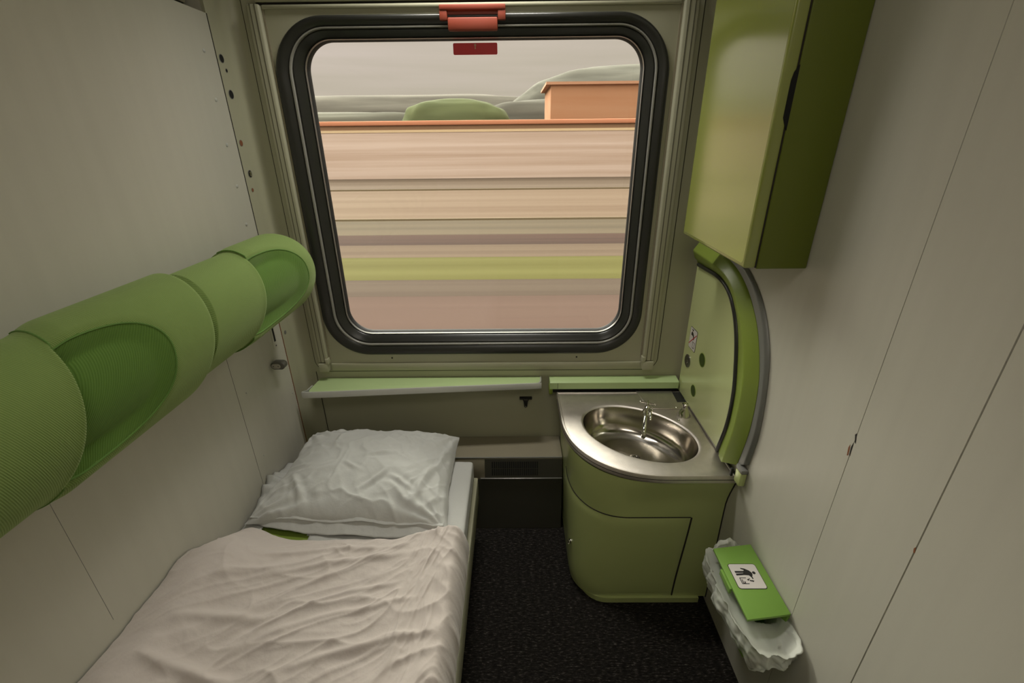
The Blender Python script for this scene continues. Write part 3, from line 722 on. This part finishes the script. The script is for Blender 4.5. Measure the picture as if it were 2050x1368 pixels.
# pillow
pw = thing('pillow', 'plump white creased pillow at the window end of the bunk', 'pillow', (-.55, 1.33, .44))
cTL, cTR, cBL, cBR = Vector((-.842, 1.560)), Vector((-.232, 1.545)), Vector((-.893, 1.118)), Vector((-.222, 1.082))
def pil(u, v, side):
    """u,v in -1..1, side 1 top / -1 bottom"""
    pinch = 1-.045*(1-v*v)*abs(u)**3; pv = 1-.05*(1-u*u)*abs(v)**3
    uu, vv = u*(pinch+.01*fbm(v*2.5, u, 3)), v*(pv+.012*fbm(u*3, v, 7))
    a = (uu+1)/2; b_ = (vv+1)/2
    p = (cBL.lerp(cBR, a)).lerp(cTL.lerp(cTR, a), b_)
    t = (max(0, 1-abs(u)**2.6)**.55)*(max(0, 1-abs(v)**2.6)**.55)
    if side > 0:
        z = .448+.030*sm(.2, 1, v)+t*.098
        e = (1-t)
        wr_ = 0
        q = Vector((p.x*9+1.5*fbm(p.x*4, p.y*4, 9), p.y*7, 2)); r1 = 1-abs(noise.noise(q)); wr_ += .007*(r1**4)
        q = Vector(((p.x+p.y*.8)*16, (p.y-p.x*.5)*6, 5)); r2 = 1-abs(noise.noise(q)); wr_ += .0045*(r2**6)*(.4+e)
        q = Vector(((p.x-p.y*.9)*15, (p.y+p.x*.5)*5, 11)); r3 = 1-abs(noise.noise(q)); wr_ += .0045*(r3**6)*(.3+e)
        # radiating gathers near corners
        for cx_, cy_ in ((-1, -1), (1, -1), (-1, 1), (1, 1)):
            d = math.hypot(u-cx_, v-cy_); an = math.atan2(v-cy_, u-cx_)
            wr_ += .007*math.sin(an*15+cx_*2)*math.exp(-(d/.55)**2)*min(1, d*4)
        # ironing fold crossing the middle
        wr_ += .004*math.exp(-((u+.24)/.018)**2)*sm(.6, .2, abs(v+.1))
        # knotted dimple right of centre
        d = math.hypot((u-.18)/.12, (v+.42)/.2); wr_ -= .007*math.exp(-d*d)
        for (u0, v0, u1, v1, h_, w_) in ((-.72, -.30, -.42, -.86, .010, .035), (-.78, .46, -.30, .40, .006, .03), (.08, -.60, .30, -.22, .009, .03), (.34, -.30, .62, -.55, .007, .03), (.80, .10, .62, -.80, .008, .035),
                                          (.93, .55, .80, -.10, .007, .03), (-.92, -.05, -.58, -.12, .006, .03), (-.10, .10, .35, .22, .005, .03), (.02, -.25, -.22, -.05, .005, .025), (-.90, -.60, -.50, -.45, .007, .03), (.40, .70, .75, .45, .006, .04)):
            du, dv = u1-u0, v1-v0; tt = max(0, min(1, ((u-u0)*du+(v-v0)*dv)/(du*du+dv*dv)))
            dd_ = math.hypot(u-u0-du*tt, (v-v0-dv*tt)*.75)
            if dd_ < w_*4: wr_ += h_*math.exp(-(dd_/w_)**2)*math.sin(PI*(.05+.9*tt))-h_*.4*math.exp(-((dd_-w_*1.8)/w_)**2)*math.sin(PI*(.05+.9*tt))
        z += wr_*min(1, t*4)+.01*fbm(p.x*3, p.y*3, 4)*t
    else:
        z = .442+.030*sm(.2, 1, v)-t*.006
    return Vector((p.x, p.y, z))
G = 130
for side, nm in ((1, 'pillowcase'),):
    mb = MB()
    for s_ in (1, -1):
        V = [pil(-1+2*i/G, -1+2*j/G, s_) for j in range(G+1) for i in range(G+1)]
        mb.add(V, [(j*(G+1)+i, j*(G+1)+i+1, (j+1)*(G+1)+i+1, (j+1)*(G+1)+i) for j in range(G) for i in range(G)])
    pc = mb.obj(nm, 'pillow', pw, ang=80)
# open hem of the case: a flat double flap hanging out at the near edge
for lay, (dy, zz) in enumerate(((.0, .468), (.036, .4445))):
    mb = MB(); V = []; nu, nv = 120, 12
    for j in range(nv+1):
        t = j/nv
        for i in range(nu+1):
            u = -.97+1.94*i/nu
            base = pil(u, -.93, 1)
            drop = (.018 if lay == 0 else .048)*(1-abs((u-.1))**2.2*.75)
            y = base.y+.012-(.012+drop)*t+.003*fbm(u*6, t*2, lay)
            zb = base.z-.002
            zt_ = (zz if lay == 0 else .4405)+(.004*fbm(u*5, 1, lay)+.006*math.sin(u*9+lay)*(1-u*u))
            zt_ = max(zt_, .4375)
            z = lerp(zb, zt_, t**.7)
            V.append((base.x*(1 if lay else 1), y, z))
    mb.add(V, [(j*(nu+1)+i, j*(nu+1)+i+1, (j+1)*(nu+1)+i+1, (j+1)*(nu+1)+i) for j in range(nv) for i in range(nu)])
    o = mb.obj('case_hem', 'pillow', pw, ang=80)
    sf = o.modifiers.new('Thickness', 'SOLIDIFY'); sf.thickness = .0016

# duvet
dv = MB(); nx, ny = 330, 520; XA, XB = XL+.004, -.150; YA, YE = YB+.004, 1.100
def ridge(q, p=3): return (1-abs(noise.noise(q)*1.7)) ** p if abs(noise.noise(q)*1.7) < 1 else 0
def duvet_top(x, y):
    z = .487
    lw = sm(-.62, -.90, x)
    z += lw*(.085*sm(1.09, .93, y)+.0)
    z += .012*sm(.9, .3, y)
    # soft swells
    z += .010*fbm(x*4.5, y*3.2, 1.3, 2)
    # long slanted folds rising towards the right, curving down at the side
    w = Vector((x+.05*fbm(x*3, y*3, 5, 2), y+.05*fbm(x*3, y*3, 8, 2), 0))
    ang = math.radians(lerp(38, 12, sm(-.75, -.25, x))+18*sm(.95, .55, y)-42*sm(-.34, -.18, x))
    a = w.x*math.cos(ang)+w.y*math.sin(ang); b_ = -w.x*math.sin(ang)+w.y*math.cos(ang)
    z += .0062*ridge(Vector((a*2.4, b_*8.5, 3.1)), 3)
    z += .0038*ridge(Vector((a*4.6, b_*15+4, 7.7)), 4)+.006*ridge(Vector((x*6+1.6*fbm(x*3, y*3, 2, 2), y*8+1.6*fbm(x*3, y*3, 6, 2), 12.)), 3)+.0022*fbm(x*16, y*22, 3, 3)
    z += .0022*ridge(Vector((a*9, b_*30, 1.7)), 4)
    # a few named creases of the cloth
    for (x0, y0, x1, y1, h, wd) in ((-.78, .98, -.30, 1.03, .012, .012), (-.72, .90, -.34, 1.00, .010, .010), (-.60, .80, -.32, .90, .012, .009), (-.62, .75, -.25, .84, .010, .010),
                                    (-.85, .72, -.62, .80, .014, .014), (-.84, .64, -.60, .62, .018, .016), (-.60, .62, -.52, .50, .014, .014), (-.55, .66, -.20, .74, .010, .010), (-.50, .56, -.20, .60, .012, .010), (-.80, .86, -.66, .94, .012, .012)):
        dx, dy = x1-x0, y1-y0; L2 = dx*dx+dy*dy; t = ((x-x0)*dx+(y-y0)*dy)/L2; tc_ = max(0, min(1, t))
        bow = .02*math.sin(tc_*PI)
        px_, py_ = x0+dx*tc_, y0+dy*tc_+bow; d = math.hypot(x-px_, y-py_)
        if d < wd*4:
            z += h*math.exp(-(d/wd)**2)*math.sin(PI*min(1, max(0, .04+tc_*.92)))
    # gathers at the right-hand side
    sd_ = sm(-.30, -.17, x)
    z += sd_*.005*ridge(Vector((x*5, y*17+x*9, 9)), 2)
    return z
def mid(x): return sm(-.86, -.70, x)*sm(-.20, -.42, x)
V = []
for j in range(ny+1):
    v = j/ny
    yy = lerp(YA, YE, v)
    for i in range(nx+1):
        u = i/nx; x = lerp(XA, XB, u); y = yy
        z = duvet_top(x, y)
        hy = YE-.012+.008*fbm(x*5, 2, 6)-.050*sm(-.83, -.90, x)-.030*mid(x)
        # head-edge roll
        de = (YE-y)
        y = lerp(YA, hy+.0, v)
        e = max(0, 1-de/.035); zb = .434
        z -= .026*mid(x)*sm(.93, 1.06, y)
        z = zb+(z-zb)*math.sqrt(max(0, 1-e*e))
        dr_ = (XB-x); e2 = max(0, 1-dr_/.045); zlow = .372+.010*fbm(y*14, 3, 1)
        z = zlow+(z-zlow)*math.sqrt(max(0, 1-e2*e2)) if e2 > 0 else z
        if e2 > 0: x += .005*e2*(fbm(y*16, 7, 2)-.1)-.004*e2
        V.append((x, y, z))
dv.add(V, [(j*(nx+1)+i, j*(nx+1)+i+1, (j+1)*(nx+1)+i+1, (j+1)*(nx+1)+i) for j in range(ny) for i in range(nx)])
do = dv.obj('duvet', 'cloth', ang=180); tag(do, 'rumpled off-white duvet spread over the lower part of the bunk', 'duvet')

# ------------------------------------------------------------------ green upholstered backrest over the bed
bk = thing('upholstered_backrest', 'round green corduroy backrest bolster with rounded headrest wings along the left wall', 'backrest', (-.781, .8, 1.198))
BX, BZ = -.781, 1.198
WINGS = [(.02, .36), (.590, .930), (1.160, 1.575)]     # y range of each wing
YEND = 1.575
def skew(y, th):
    d = math.degrees(th)
    d = max(-60, min(115, d))
    return .00085*d*(1-sm(1.22, 1.50, y))
def rad(y, th):
    """radius of the bolster; th measured from +x towards +z"""
    r = .1205
    # centre cushion slightly waisted before each wing
    r += .004*math.cos(2*(th-1.2))
    for a, b_ in WINGS:
        L_ = b_-a; t = (y-a)/L_
        if -.06 < t < 1.02:
            k = sm(-.06, .10, t)
            rise = .010*k*(1-sm(.93, 1.0, t)) if b_ < 1.4 else .006*k
            r += rise
            if 0 <= t <= 1:
                inn, e = panel(y, th, a, b_)
                if e < 1.15: r -= .040*(1-min(1, t/.72))**1.0*sm(1.08, .80, e)*1.0
    # rounding of the free end
    if y > 1.43:
        t = (y-1.43)/(YEND-1.43); r *= math.sqrt(max(0, 1-t*t))**.90
    # end of the near wing: lip
    if .895 < y <= .935: r -= .010*sm(.900, .932, y)
    if .930 <= y < 1.160: r -= .004
    return r
def panel(y, th, a, b_):
    Lp = (b_-a)*(.57 if b_ < 1.4 else .62); hc, hw = math.radians(8), math.radians(53)
    u = (y-a)/Lp; w = (th-hc)/hw
    e = (abs(u)**2.4+abs(w)**2.4)**(1/2.4) if u >= 0 else 9
    return e < 1, e
ys = [YB+.01]
y = YB+.01
while y < 1.5749:
    st_ = .012 if y < .4 else .0042
    if y > 1.53: st_ = .0018
    y = min(1.575, y+st_); ys.append(y)
for a, b_ in WINGS:
    for q in (a, b_):
        i = min(range(len(ys)), key=lambda k: abs(ys[k]-q)); ys[i] = q
NT = 200
ths = [-PI+(2*PI)*k/NT for k in range(NT+1)]
def bp_(y, th):
    r = rad(y, th); x = BX+r*math.cos(th); return Vector((max(x, XL+.002), y+skew(y, th), BZ+r*math.sin(th)))
PTS = [[bp_(y, th) for th in ths] for y in ys]
parts = {}
for j in range(len(ys)-1):
    ym = (ys[j]+ys[j+1])/2
    for i in range(NT):
        tm = (ths[i]+ths[i+1])/2; key = None
        for w_, (a, b_) in enumerate(WINGS):
            if a <= ym <= b_:
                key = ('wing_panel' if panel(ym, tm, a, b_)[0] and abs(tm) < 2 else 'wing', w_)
        if key is None: key = ('cushion', sum(ym > w0[0] for w0 in WINGS))
        parts.setdefault(key, []).append((j, i))
W_ = NT+1
allv = [p for r in PTS for p in r]
for (nm, w_), cells in sorted(parts.items()):
    used = {}; V = []; F = []
    for j, i in cells:
        q = []
        for a_ in (j*W_+i, j*W_+i+1, (j+1)*W_+i+1, (j+1)*W_+i):
            if a_ not in used: used[a_] = len(V); V.append(allv[a_])
            q.append(used[a_])
        F.append(q)
    mb = MB(); mb.add(V, F)
    mb.obj(nm, 'cord_shaded' if nm == 'wing_panel' else 'cord', bk, ang=180, weld=False)
# piped seams
for a, b_ in WINGS:
    for yy in ((a,) if b_ > 1.4 else (a, b_)):
        MB().tube([bp_(yy, th)+Vector((.0, -.0006, 0)) for th in ths[38:-38]], .0017, 6).obj('seam', 'piping', bk)
    Lp = (b_-a)*(.57 if b_ < 1.4 else .62); pts = []
    for k in range(81):
        ph = -PI/2+PI*k/80; c_, s_ = math.cos(ph), math.sin(ph); f = (abs(c_)**2.4+abs(s_)**2.4)**(-1/2.4)
        yy = a+Lp*abs(c_)*f; th = math.radians(8)+math.radians(53)*s_*f
        p = bp_(yy, th); pts.append(p)
    MB().tube(pts, .0019, 6).obj('panel_seam', 'piping', bk)
# wall brackets that carry it
for yy in (.2, 1.2): MB().box(XL+.0005, -.84, yy-.02, yy+.02, BZ-.03, BZ+.03).obj('wall_bracket', 'lug', bk, smooth=False)

# folded upper bunk above the wall panel; recess shadow is put into its dark colour
ub = thing('upper_bunk', 'folded upper bunk, coloured for recess shadow, at the top of the left wall', 'bunk', (XL-.06, .5, 1.95))
MB().box(XL-.088, XL-.045, YB+.004, 1.60, 1.942, 2.40, .004).obj('bunk_panel', 'dark_base', ub)
MB().box(XL-.046, XL-.040, YB+.004, 1.60, 1.96, 2.00, .002).obj('edge_rail', 'casing', ub)

# ------------------------------------------------------------------ waste bin with bag
wb = thing('waste_bin', 'narrow green wall-mounted waste bin with a flap lid by the cabinet', 'waste bin', (.64, .9, .3))
bx0, bx1, by0, by1, bz0, bz1 = .610, .703, .790, 1.000, .275, .400
mb = MB()
out_ = [(bx0, by0), (bx1, by0), (bx1, by1), (bx0, by1)]
def rr(z, o, d=0.): 
    k = (bz1-z)/(bz1-bz0)*.012
    return [(bx0+o+k, by0+o+k, z), (bx1-o, by0+o+k, z), (bx1-o, by1-o-k, z), (bx0+o+k, by1-o-k, z)]
mb.loft([rr(bz0, .003), rr(bz0, 0), rr(bz1, 0), rr(bz1, .004), rr(bz0+.004, .004)], True, True, True)
mb.obj('bin_body', 'green_bin', wb, smooth=False)
lidp = [(.584, .772, .475), (.702, .787, .475), (.702, 1.008, .475), (.584, .993, .475)]
lidz = lambda p, z: (p[0], p[1], z)
MB().prism([lidz(p, .4665) for p in lidp], 0, (0, 0, .0085), .002).obj('lid', 'green_bin', wb)
MB().box(.5775, .5845, .862, .925, .452, .471, .0015).obj('lid_handle', M['green_bin'], wb)
MB().box(.697, .7035, .79, 1.0, .276, .466, .001).obj('back_plate', 'green_bin', wb)
# sticker on the lid: u runs from the room towards the wall, v towards the viewer
ls = thing('litter_sticker', 'white sticker with a figure dropping litter on the green bin lid', 'sticker', (.64, .897, .476))
def LP(u, v): return (.640+u, .898-v)
def lid_poly(pts, name, m, z, th=.0004):
    MB().prism([(*LP(u, v), z) for u, v in pts], 0, (0, 0, th)).obj(name, m, ls, smooth=False)
Z_ = .4753
lid_poly(rrect(0, 0, .0395, .040, .008, 6), 'border', 'ink', Z_, .0005)
lid_poly(rrect(0, 0, .0380, .0385, .007, 6), 'sticker_face', 'white', Z_+.0004, .0004)
zz = Z_+.0008
lid_poly([(.0235+.0045*math.cos(a), -.010+.0045*math.sin(a)) for a in [2*PI*k/20 for k in range(20)]], 'figure_head', 'ink', zz)
lid_poly([(-.028, -.016), (-.028, -.010), (-.006, -.0105), (-.006, -.009), (-.028, -.0075), (-.028, -.0015), (-.006, -.003), (.006, -.002), (.010, .004), (.011, .010), (.014, .009), (.0135, .002), (.017, -.003), (.018, -.010), (.013, -.017), (.002, -.024), (-.008, -.026), (-.008, -.023), (.000, -.019), (-.004, -.0155)], 'figure_body', 'ink', zz)
lid_poly([(-.006, .005), (-.024, .005), (-.024, .025), (-.004, .025), (-.004, .0232), (-.022, .0232), (-.022, .0068), (-.006, .0068)], 'basket_symbol', 'ink', zz)
lid_poly([(-.020, .011), (-.018, .011), (-.018, .021), (-.014, .021), (-.016, .016), (-.012, .018), (-.013, .023), (-.020, .023)], 'litter_symbol', 'ink', zz)
for u, v, r_ in ((-.002, .012, .0035), (.004, .015, .0035), (.009, .016, .004), (.002, .009, .002)):
    lid_poly([(u-r_, v), (u, v-r_*.8), (u+r_, v), (u, v+r_*.8)], 'litter_symbol', 'ink', zz)
# bag
bg = MB(); NB = 180; NL = 60; rings = []
def crease(p, k=1.):
    q = Vector((p.x*28, p.y*28, p.z*9+3)); a_ = 1-abs(noise.noise(q))*2.2; q2 = p*55; b_ = 1-abs(noise.noise(q2))*2.2
    return k*(.0075*a_+.003*b_)
def bagpt(k, lev):
    a = 2*PI*k/NB; c_, s_ = math.cos(a), math.sin(a)
    hx, hy, cx_, cy_ = .056, .106, .643, .900
    f = min(1/max(abs(c_), abs(s_)), 1.20)
    near = sm(-.35, -1, s_); left = sm(-.2, -1, c_); far = sm(.4, 1, s_); wall = sm(.2, 1, c_)
    ex, ey = hx*f*c_, hy*f*s_
    mouth = Vector((cx_+ex*1.10-.006*left, cy_+ey*1.04-.062*near, .436-.010*near+.045*near*wall+.030*far*(.5+.5*math.sin(a*5))))
    inner = Vector((.657+ex*.68, cy_+ey*.88, .30))
    drop = .055+.035*left*(1-far)+.030*near-.01*wall
    drop *= 1+.35*fbm(a*1.7, 1, 4)+.22*math.sin(a*6+1)
    low = mouth+Vector((.010*left-.004*c_, .022*near, -drop))
    if lev < .42:
        t = lev/.42; tt = max(0, (t-.55)/.45)**1.3; p = inner.lerp(mouth, tt); p.z = lerp(inner.z, .418, t/.55) if t < .55 else lerp(.418, mouth.z, (t-.55)/.45)
        p += Vector((0, 0, 0))
    elif lev < .52:
        t = (lev-.42)/.10; p = mouth+Vector((.010*c_*math.sin(t*PI), .010*s_*math.sin(t*PI)-.006*near*math.sin(t*PI), .006*math.sin(t*PI)))
    else:
        t = (lev-.52)/.48; p = mouth.lerp(low, t)+Vector((c_*.016*math.sin(t*PI), s_*.014*math.sin(t*PI)-.012*near*math.sin(t*PI), 0))
    am = .35+.9*sm(.1, .6, lev)
    w = crease(p, am)
    p += Vector((c_*w, s_*w*1.2, w*.5))
    p.x += .006*fbm(p.y*12, lev*5, 3); p.y += .008*fbm(a*3, lev*5, 9)
    return Vector((min(p.x, .7005), p.y, p.z))
for l in range(NL): rings.append([bagpt(k, l/(NL-1)) for k in range(NB)])
bg.loft(rings)
bo = bg.obj('bin_bag', 'bag', ang=180); tag(bo, 'crumpled translucent white plastic bag hanging out round the green bin', 'bag')

# ------------------------------------------------------------------ added fill lamp, unseen (behind and above the camera)
la = thing('unseen_ceiling_lamp', 'added unseen fill lamp on the ceiling near the door end of the compartment', 'lamp', (-.1, -.1, ZC))
em = bpy.data.materials.new('fill_diffuser'); em.use_nodes = True
b = em.node_tree.nodes['Principled BSDF']; b.inputs['Emission Color'].default_value = (1, .93, .82, 1); b.inputs['Emission Strength'].default_value = 4.5
MB().box(-.40, .30, -.45, .25, ZC-.045, ZC-.0005, .008).obj('housing', 'alu_dull', la)
MB().box(-.37, .27, -.42, .22, ZC-.052, ZC-.040, .004).obj('diffuser', em, la)

cl = thing('unseen_ceiling_lamp', 'slim ceiling downlight directly over the window', 'lamp', (-.12, 1.58, ZC))
MB().box(-.42, .18, 1.49, 1.67, ZC-.035, ZC-.0005, .006).obj('housing', 'alu_dull', cl)
MB().box(-.39, .15, 1.51, 1.65, ZC-.038, ZC-.034, .001).obj('diffuser', 'silver', cl)
al = bpy.data.lights.new('downlight', 'AREA'); al.shape = 'RECTANGLE'; al.size = .52; al.size_y = .13; al.energy = 6.0; al.color = (1, .97, .90); al.spread = math.radians(125)
ao = bpy.data.objects.new('downlight', al); C.objects.link(ao); ao.location = (-.12, 1.58, ZC-.042)

# ------------------------------------------------------------------ outside: track-side land seen through the glass
GZ0 = -1.30
def strip(name, y0, y1, z, a, b_, sy=1.6, x=90):
    o = struct(MB().box(-x, x, y0, y1, z-.3, z).obj(name, streaky(name+'_surface', a, b_, .012, sy, sy, k=OUTH), smooth=False)); return o
strip('gravel_verge', 2.0, 8.7, GZ0, (160,128,102), (186,150,122), .9)
strip('dirt_path', 8.7, 9.84, GZ0+.001, (142,118,92), (166,144,112), 2)
strip('grass_verge', 9.84, 11.92, GZ0+.002, (154,146,58), (178,172,84), 1.3)
strip('dirt_path', 11.92, 13.45, GZ0+.003, (162,134,100), (190,162,122), 2)
strip('ballast_bed', 13.45, 14.95, GZ0+.004, (112,82,62), (146,108,82), 2)
strip('gravel_verge', 14.95, 17.9, GZ0+.005, (150,132,96), (182,160,118), 1.2)
strip('sand_strip', 17.9, 28.7, GZ0+.006, (186,150,108), (216,184,140), .55)
strip('sand_strip', 28.7, 60, GZ0+.007, (172,146,112), (196,170,134), .6)
def rail(y, m, lab, h=.09, w=.07):
    tag(MB().box(-80, 80, y-w/2, y+w/2, GZ0, GZ0+h).obj('rail', m, smooth=False), lab, 'rail')
M['rail_bright'] = outm('bright_rail_head', (232,200,150), OUTH*1.1, var=.05)
rail(28.5, 'rail_bright', 'pale bright rail line in the sand, farthest from the window')
rail(17.8, 'rail_bright', 'pale bright rail line beside the brown ballast beyond the window', .07, .06)
gw = thing('boundary_wall', 'long beige boundary wall with an orange coping outside the window', 'wall', (0, 37, GZ0))
MB().box(-80, 80, 37.0, 37.3, GZ0, 1.93).obj('wall_face', streaky('beige_render', (194,166,134), (226,202,172), .03, 1, 2.2, k=OUTV), gw, smooth=False)
MB().box(-80, 80, 36.97, 37.3, 1.93, 2.10).obj('light_course', outm('light_course', (226,196,156), OUTV, var=.04), gw, smooth=False)
MB().box(-80, 80, 36.98, 37.3, 2.10, 2.40).obj('brown_course', outm('brown_course', (150,112,82), OUTV, var=.08, vscale=.3), gw, smooth=False)
MB().box(-80, 80, 36.85, 37.4, 2.40, 2.70, .05).obj('coping', outm('orange_coping', (206,134,98), OUTV, var=.08, vscale=.3), gw)
hs = thing('brick_shed', 'low terracotta shed with a flat roof behind the beige wall on the right', 'building', (20, 44, GZ0))
MB().box(3.0, 60, 42, 50, GZ0, 5.35).obj('shed_wall', streaky('terracotta_render', (178,126,84), (192,146,104), .03, 1, .6, k=OUTV), hs, smooth=False)
MB().box(2.6, 60, 41.8, 50, 5.35, 5.55).obj('roof_edge', outm('terracotta_edge', (192,142,110), OUTV, var=.08, vscale=.5), hs, smooth=False)
def hedge(name, lab, x, y, z, sx, sy, sz, col, seed, cat='hedge', grp=None):
    bm = bmesh.new(); bmesh.ops.create_icosphere(bm, subdivisions=5, radius=1)
    for v in bm.verts:
        d = v.co.normalized(); k = 1+.07*noise.fractal(d*1.6+Vector((seed, 0, 0)), 1, 2, 2)
        g = lambda t, p: math.copysign(abs(t)**p, t)
        v.co = Vector((x+g(d.x, .62)*sx*k, y+g(d.y, .7)*sy*k, z+g(d.z, .55)*sz*k))
    mb = MB(); mb.bm(bm)
    m = streaky(name+str(seed)+'_hazy_leaves', tuple(int(c*.9) for c in col), tuple(min(255, int(c*1.08)) for c in col), .10, 1, 1.2, k=OUTV*.5)  # leaf colours are greyed and paled to carry the haze
    o = mb.obj(name, m, ang=180); tag(o, lab, cat, grp); return o
hedge('hedge', 'broad soft green hedge behind the beige wall, left of centre', -5.2, 46, 1.0, 5.0, 2, 3.6, (128,136,86), 1)
hedge('hedge', 'low grey-green hedge behind the beige wall at the far left', -18, 50, 1.0, 12.5, 2, 3.0, (150,148,122), 2)
hedge('hedge', 'dull grey-green hedge between the green hedge and the terracotta shed', 3.5, 56, .8, 8.5, 2, 4.4, (144,140,118), 3)
hedge('tree_line', 'hazy grey-green tree line rising behind the terracotta shed', 25, 76, 1.0, 26, 4, 9.6, (158,156,132), 4, 'trees')
hedge('tree_line', 'very pale distant tree line at the left of the window', -24, 84, 1.0, 34, 4, 7.0, (158,152,128), 5, 'trees')

# ------------------------------------------------------------------ world, sun
w = bpy.data.worlds.new('sky'); bpy.context.scene.world = w; w.use_nodes = True
n_ = w.node_tree.nodes; L_ = w.node_tree.links; bgn = n_['Background']
tc = n_.new('ShaderNodeTexCoord'); mp = n_.new('ShaderNodeMapping'); mp.inputs['Scale'].default_value = (.35, .35, 7)
nz = n_.new('ShaderNodeTexNoise'); nz.inputs['Scale'].default_value = 2.2; nz.inputs['Detail'].default_value = 4
rp = n_.new('ShaderNodeValToRGB'); e = rp.color_ramp.elements
e[0].position = .35; e[0].color = lin((196,186,170)); e[1].position = .68; e[1].color = lin((222,208,200))
L_.new(tc.outputs['Generated'], mp.inputs[0]); L_.new(mp.outputs[0], nz.inputs['Vector']); L_.new(nz.outputs['Fac'], rp.inputs[0]); L_.new(rp.outputs[0], bgn.inputs[0])
# overcast sky: dull near the horizon, much brighter overhead
sx = n_.new('ShaderNodeSeparateXYZ'); gt = n_.new('ShaderNodeMapRange'); gt.interpolation_type = 'SMOOTHSTEP'
gt.inputs['From Min'].default_value = .18; gt.inputs['From Max'].default_value = .46
L_.new(tc.outputs['Generated'], sx.inputs[0]); L_.new(sx.outputs['Z'], gt.inputs['Value'])
# veiled sun high to the left: a broad bright patch of cloud
dt = n_.new('ShaderNodeVectorMath'); dt.operation = 'DOT_PRODUCT'; dt.inputs[1].default_value = Vector((-.78, .50, .42)).normalized()
L_.new(tc.outputs['Generated'], dt.inputs[0])
def mth(op, *a):
    m = n_.new('ShaderNodeMath'); m.operation = op
    for i, v in enumerate(a):
        if isinstance(v, (int, float)): m.inputs[i].default_value = v
        else: L_.new(v, m.inputs[i])
    return m.outputs[0]
lobe = mth('POWER', mth('MAXIMUM', dt.outputs['Value'], 0.), 3.)
st_ = mth('MULTIPLY_ADD', gt.outputs[0], mth('MULTIPLY_ADD', lobe, 26., 5.), 1.)
L_.new(st_, bgn.inputs[1])
cm = n_.new('ShaderNodeMix'); cm.data_type = 'RGBA'; cm.inputs['B'].default_value = (.66, .65, .58, 1)
L_.new(gt.outputs[0], cm.inputs['Factor']); L_.new(rp.outputs[0], cm.inputs['A']); L_.new(cm.outputs['Result'], bgn.inputs[0])

# ------------------------------------------------------------------ camera (16 mm on full frame, tilted down 24 degrees)
pt, yw, rl = math.radians(24.162), math.radians(.487), math.radians(.5996)
cp, sp_ = math.cos(pt), math.sin(pt)
F = Vector((-math.sin(yw)*cp, math.cos(yw)*cp, -sp_)); r = Vector((math.cos(yw), math.sin(yw), 0)); d = F.cross(r)
c_, s_ = math.cos(rl), math.sin(rl); r2 = r*c_+d*s_; d2 = -r*s_+d*c_
cam = bpy.data.cameras.new('camera'); cam.sensor_width = 36; cam.lens = 916.07/2050*36; cam.clip_start = .02; cam.clip_end = 400
co = bpy.data.objects.new('camera', cam); C.objects.link(co)
Mx = Matrix((r2, -d2, -F)).transposed().to_4x4(); Mx.translation = Vector((0, 0, 1.6)); co.matrix_world = Mx
bpy.context.scene.camera = co
vs = bpy.context.scene.view_settings
vs.view_transform = 'Standard'; vs.look = 'None'; vs.gamma = 1; vs.use_curve_mapping = False; vs.exposure = 0
bpy.context.scene.display_settings.display_device = 'sRGB'
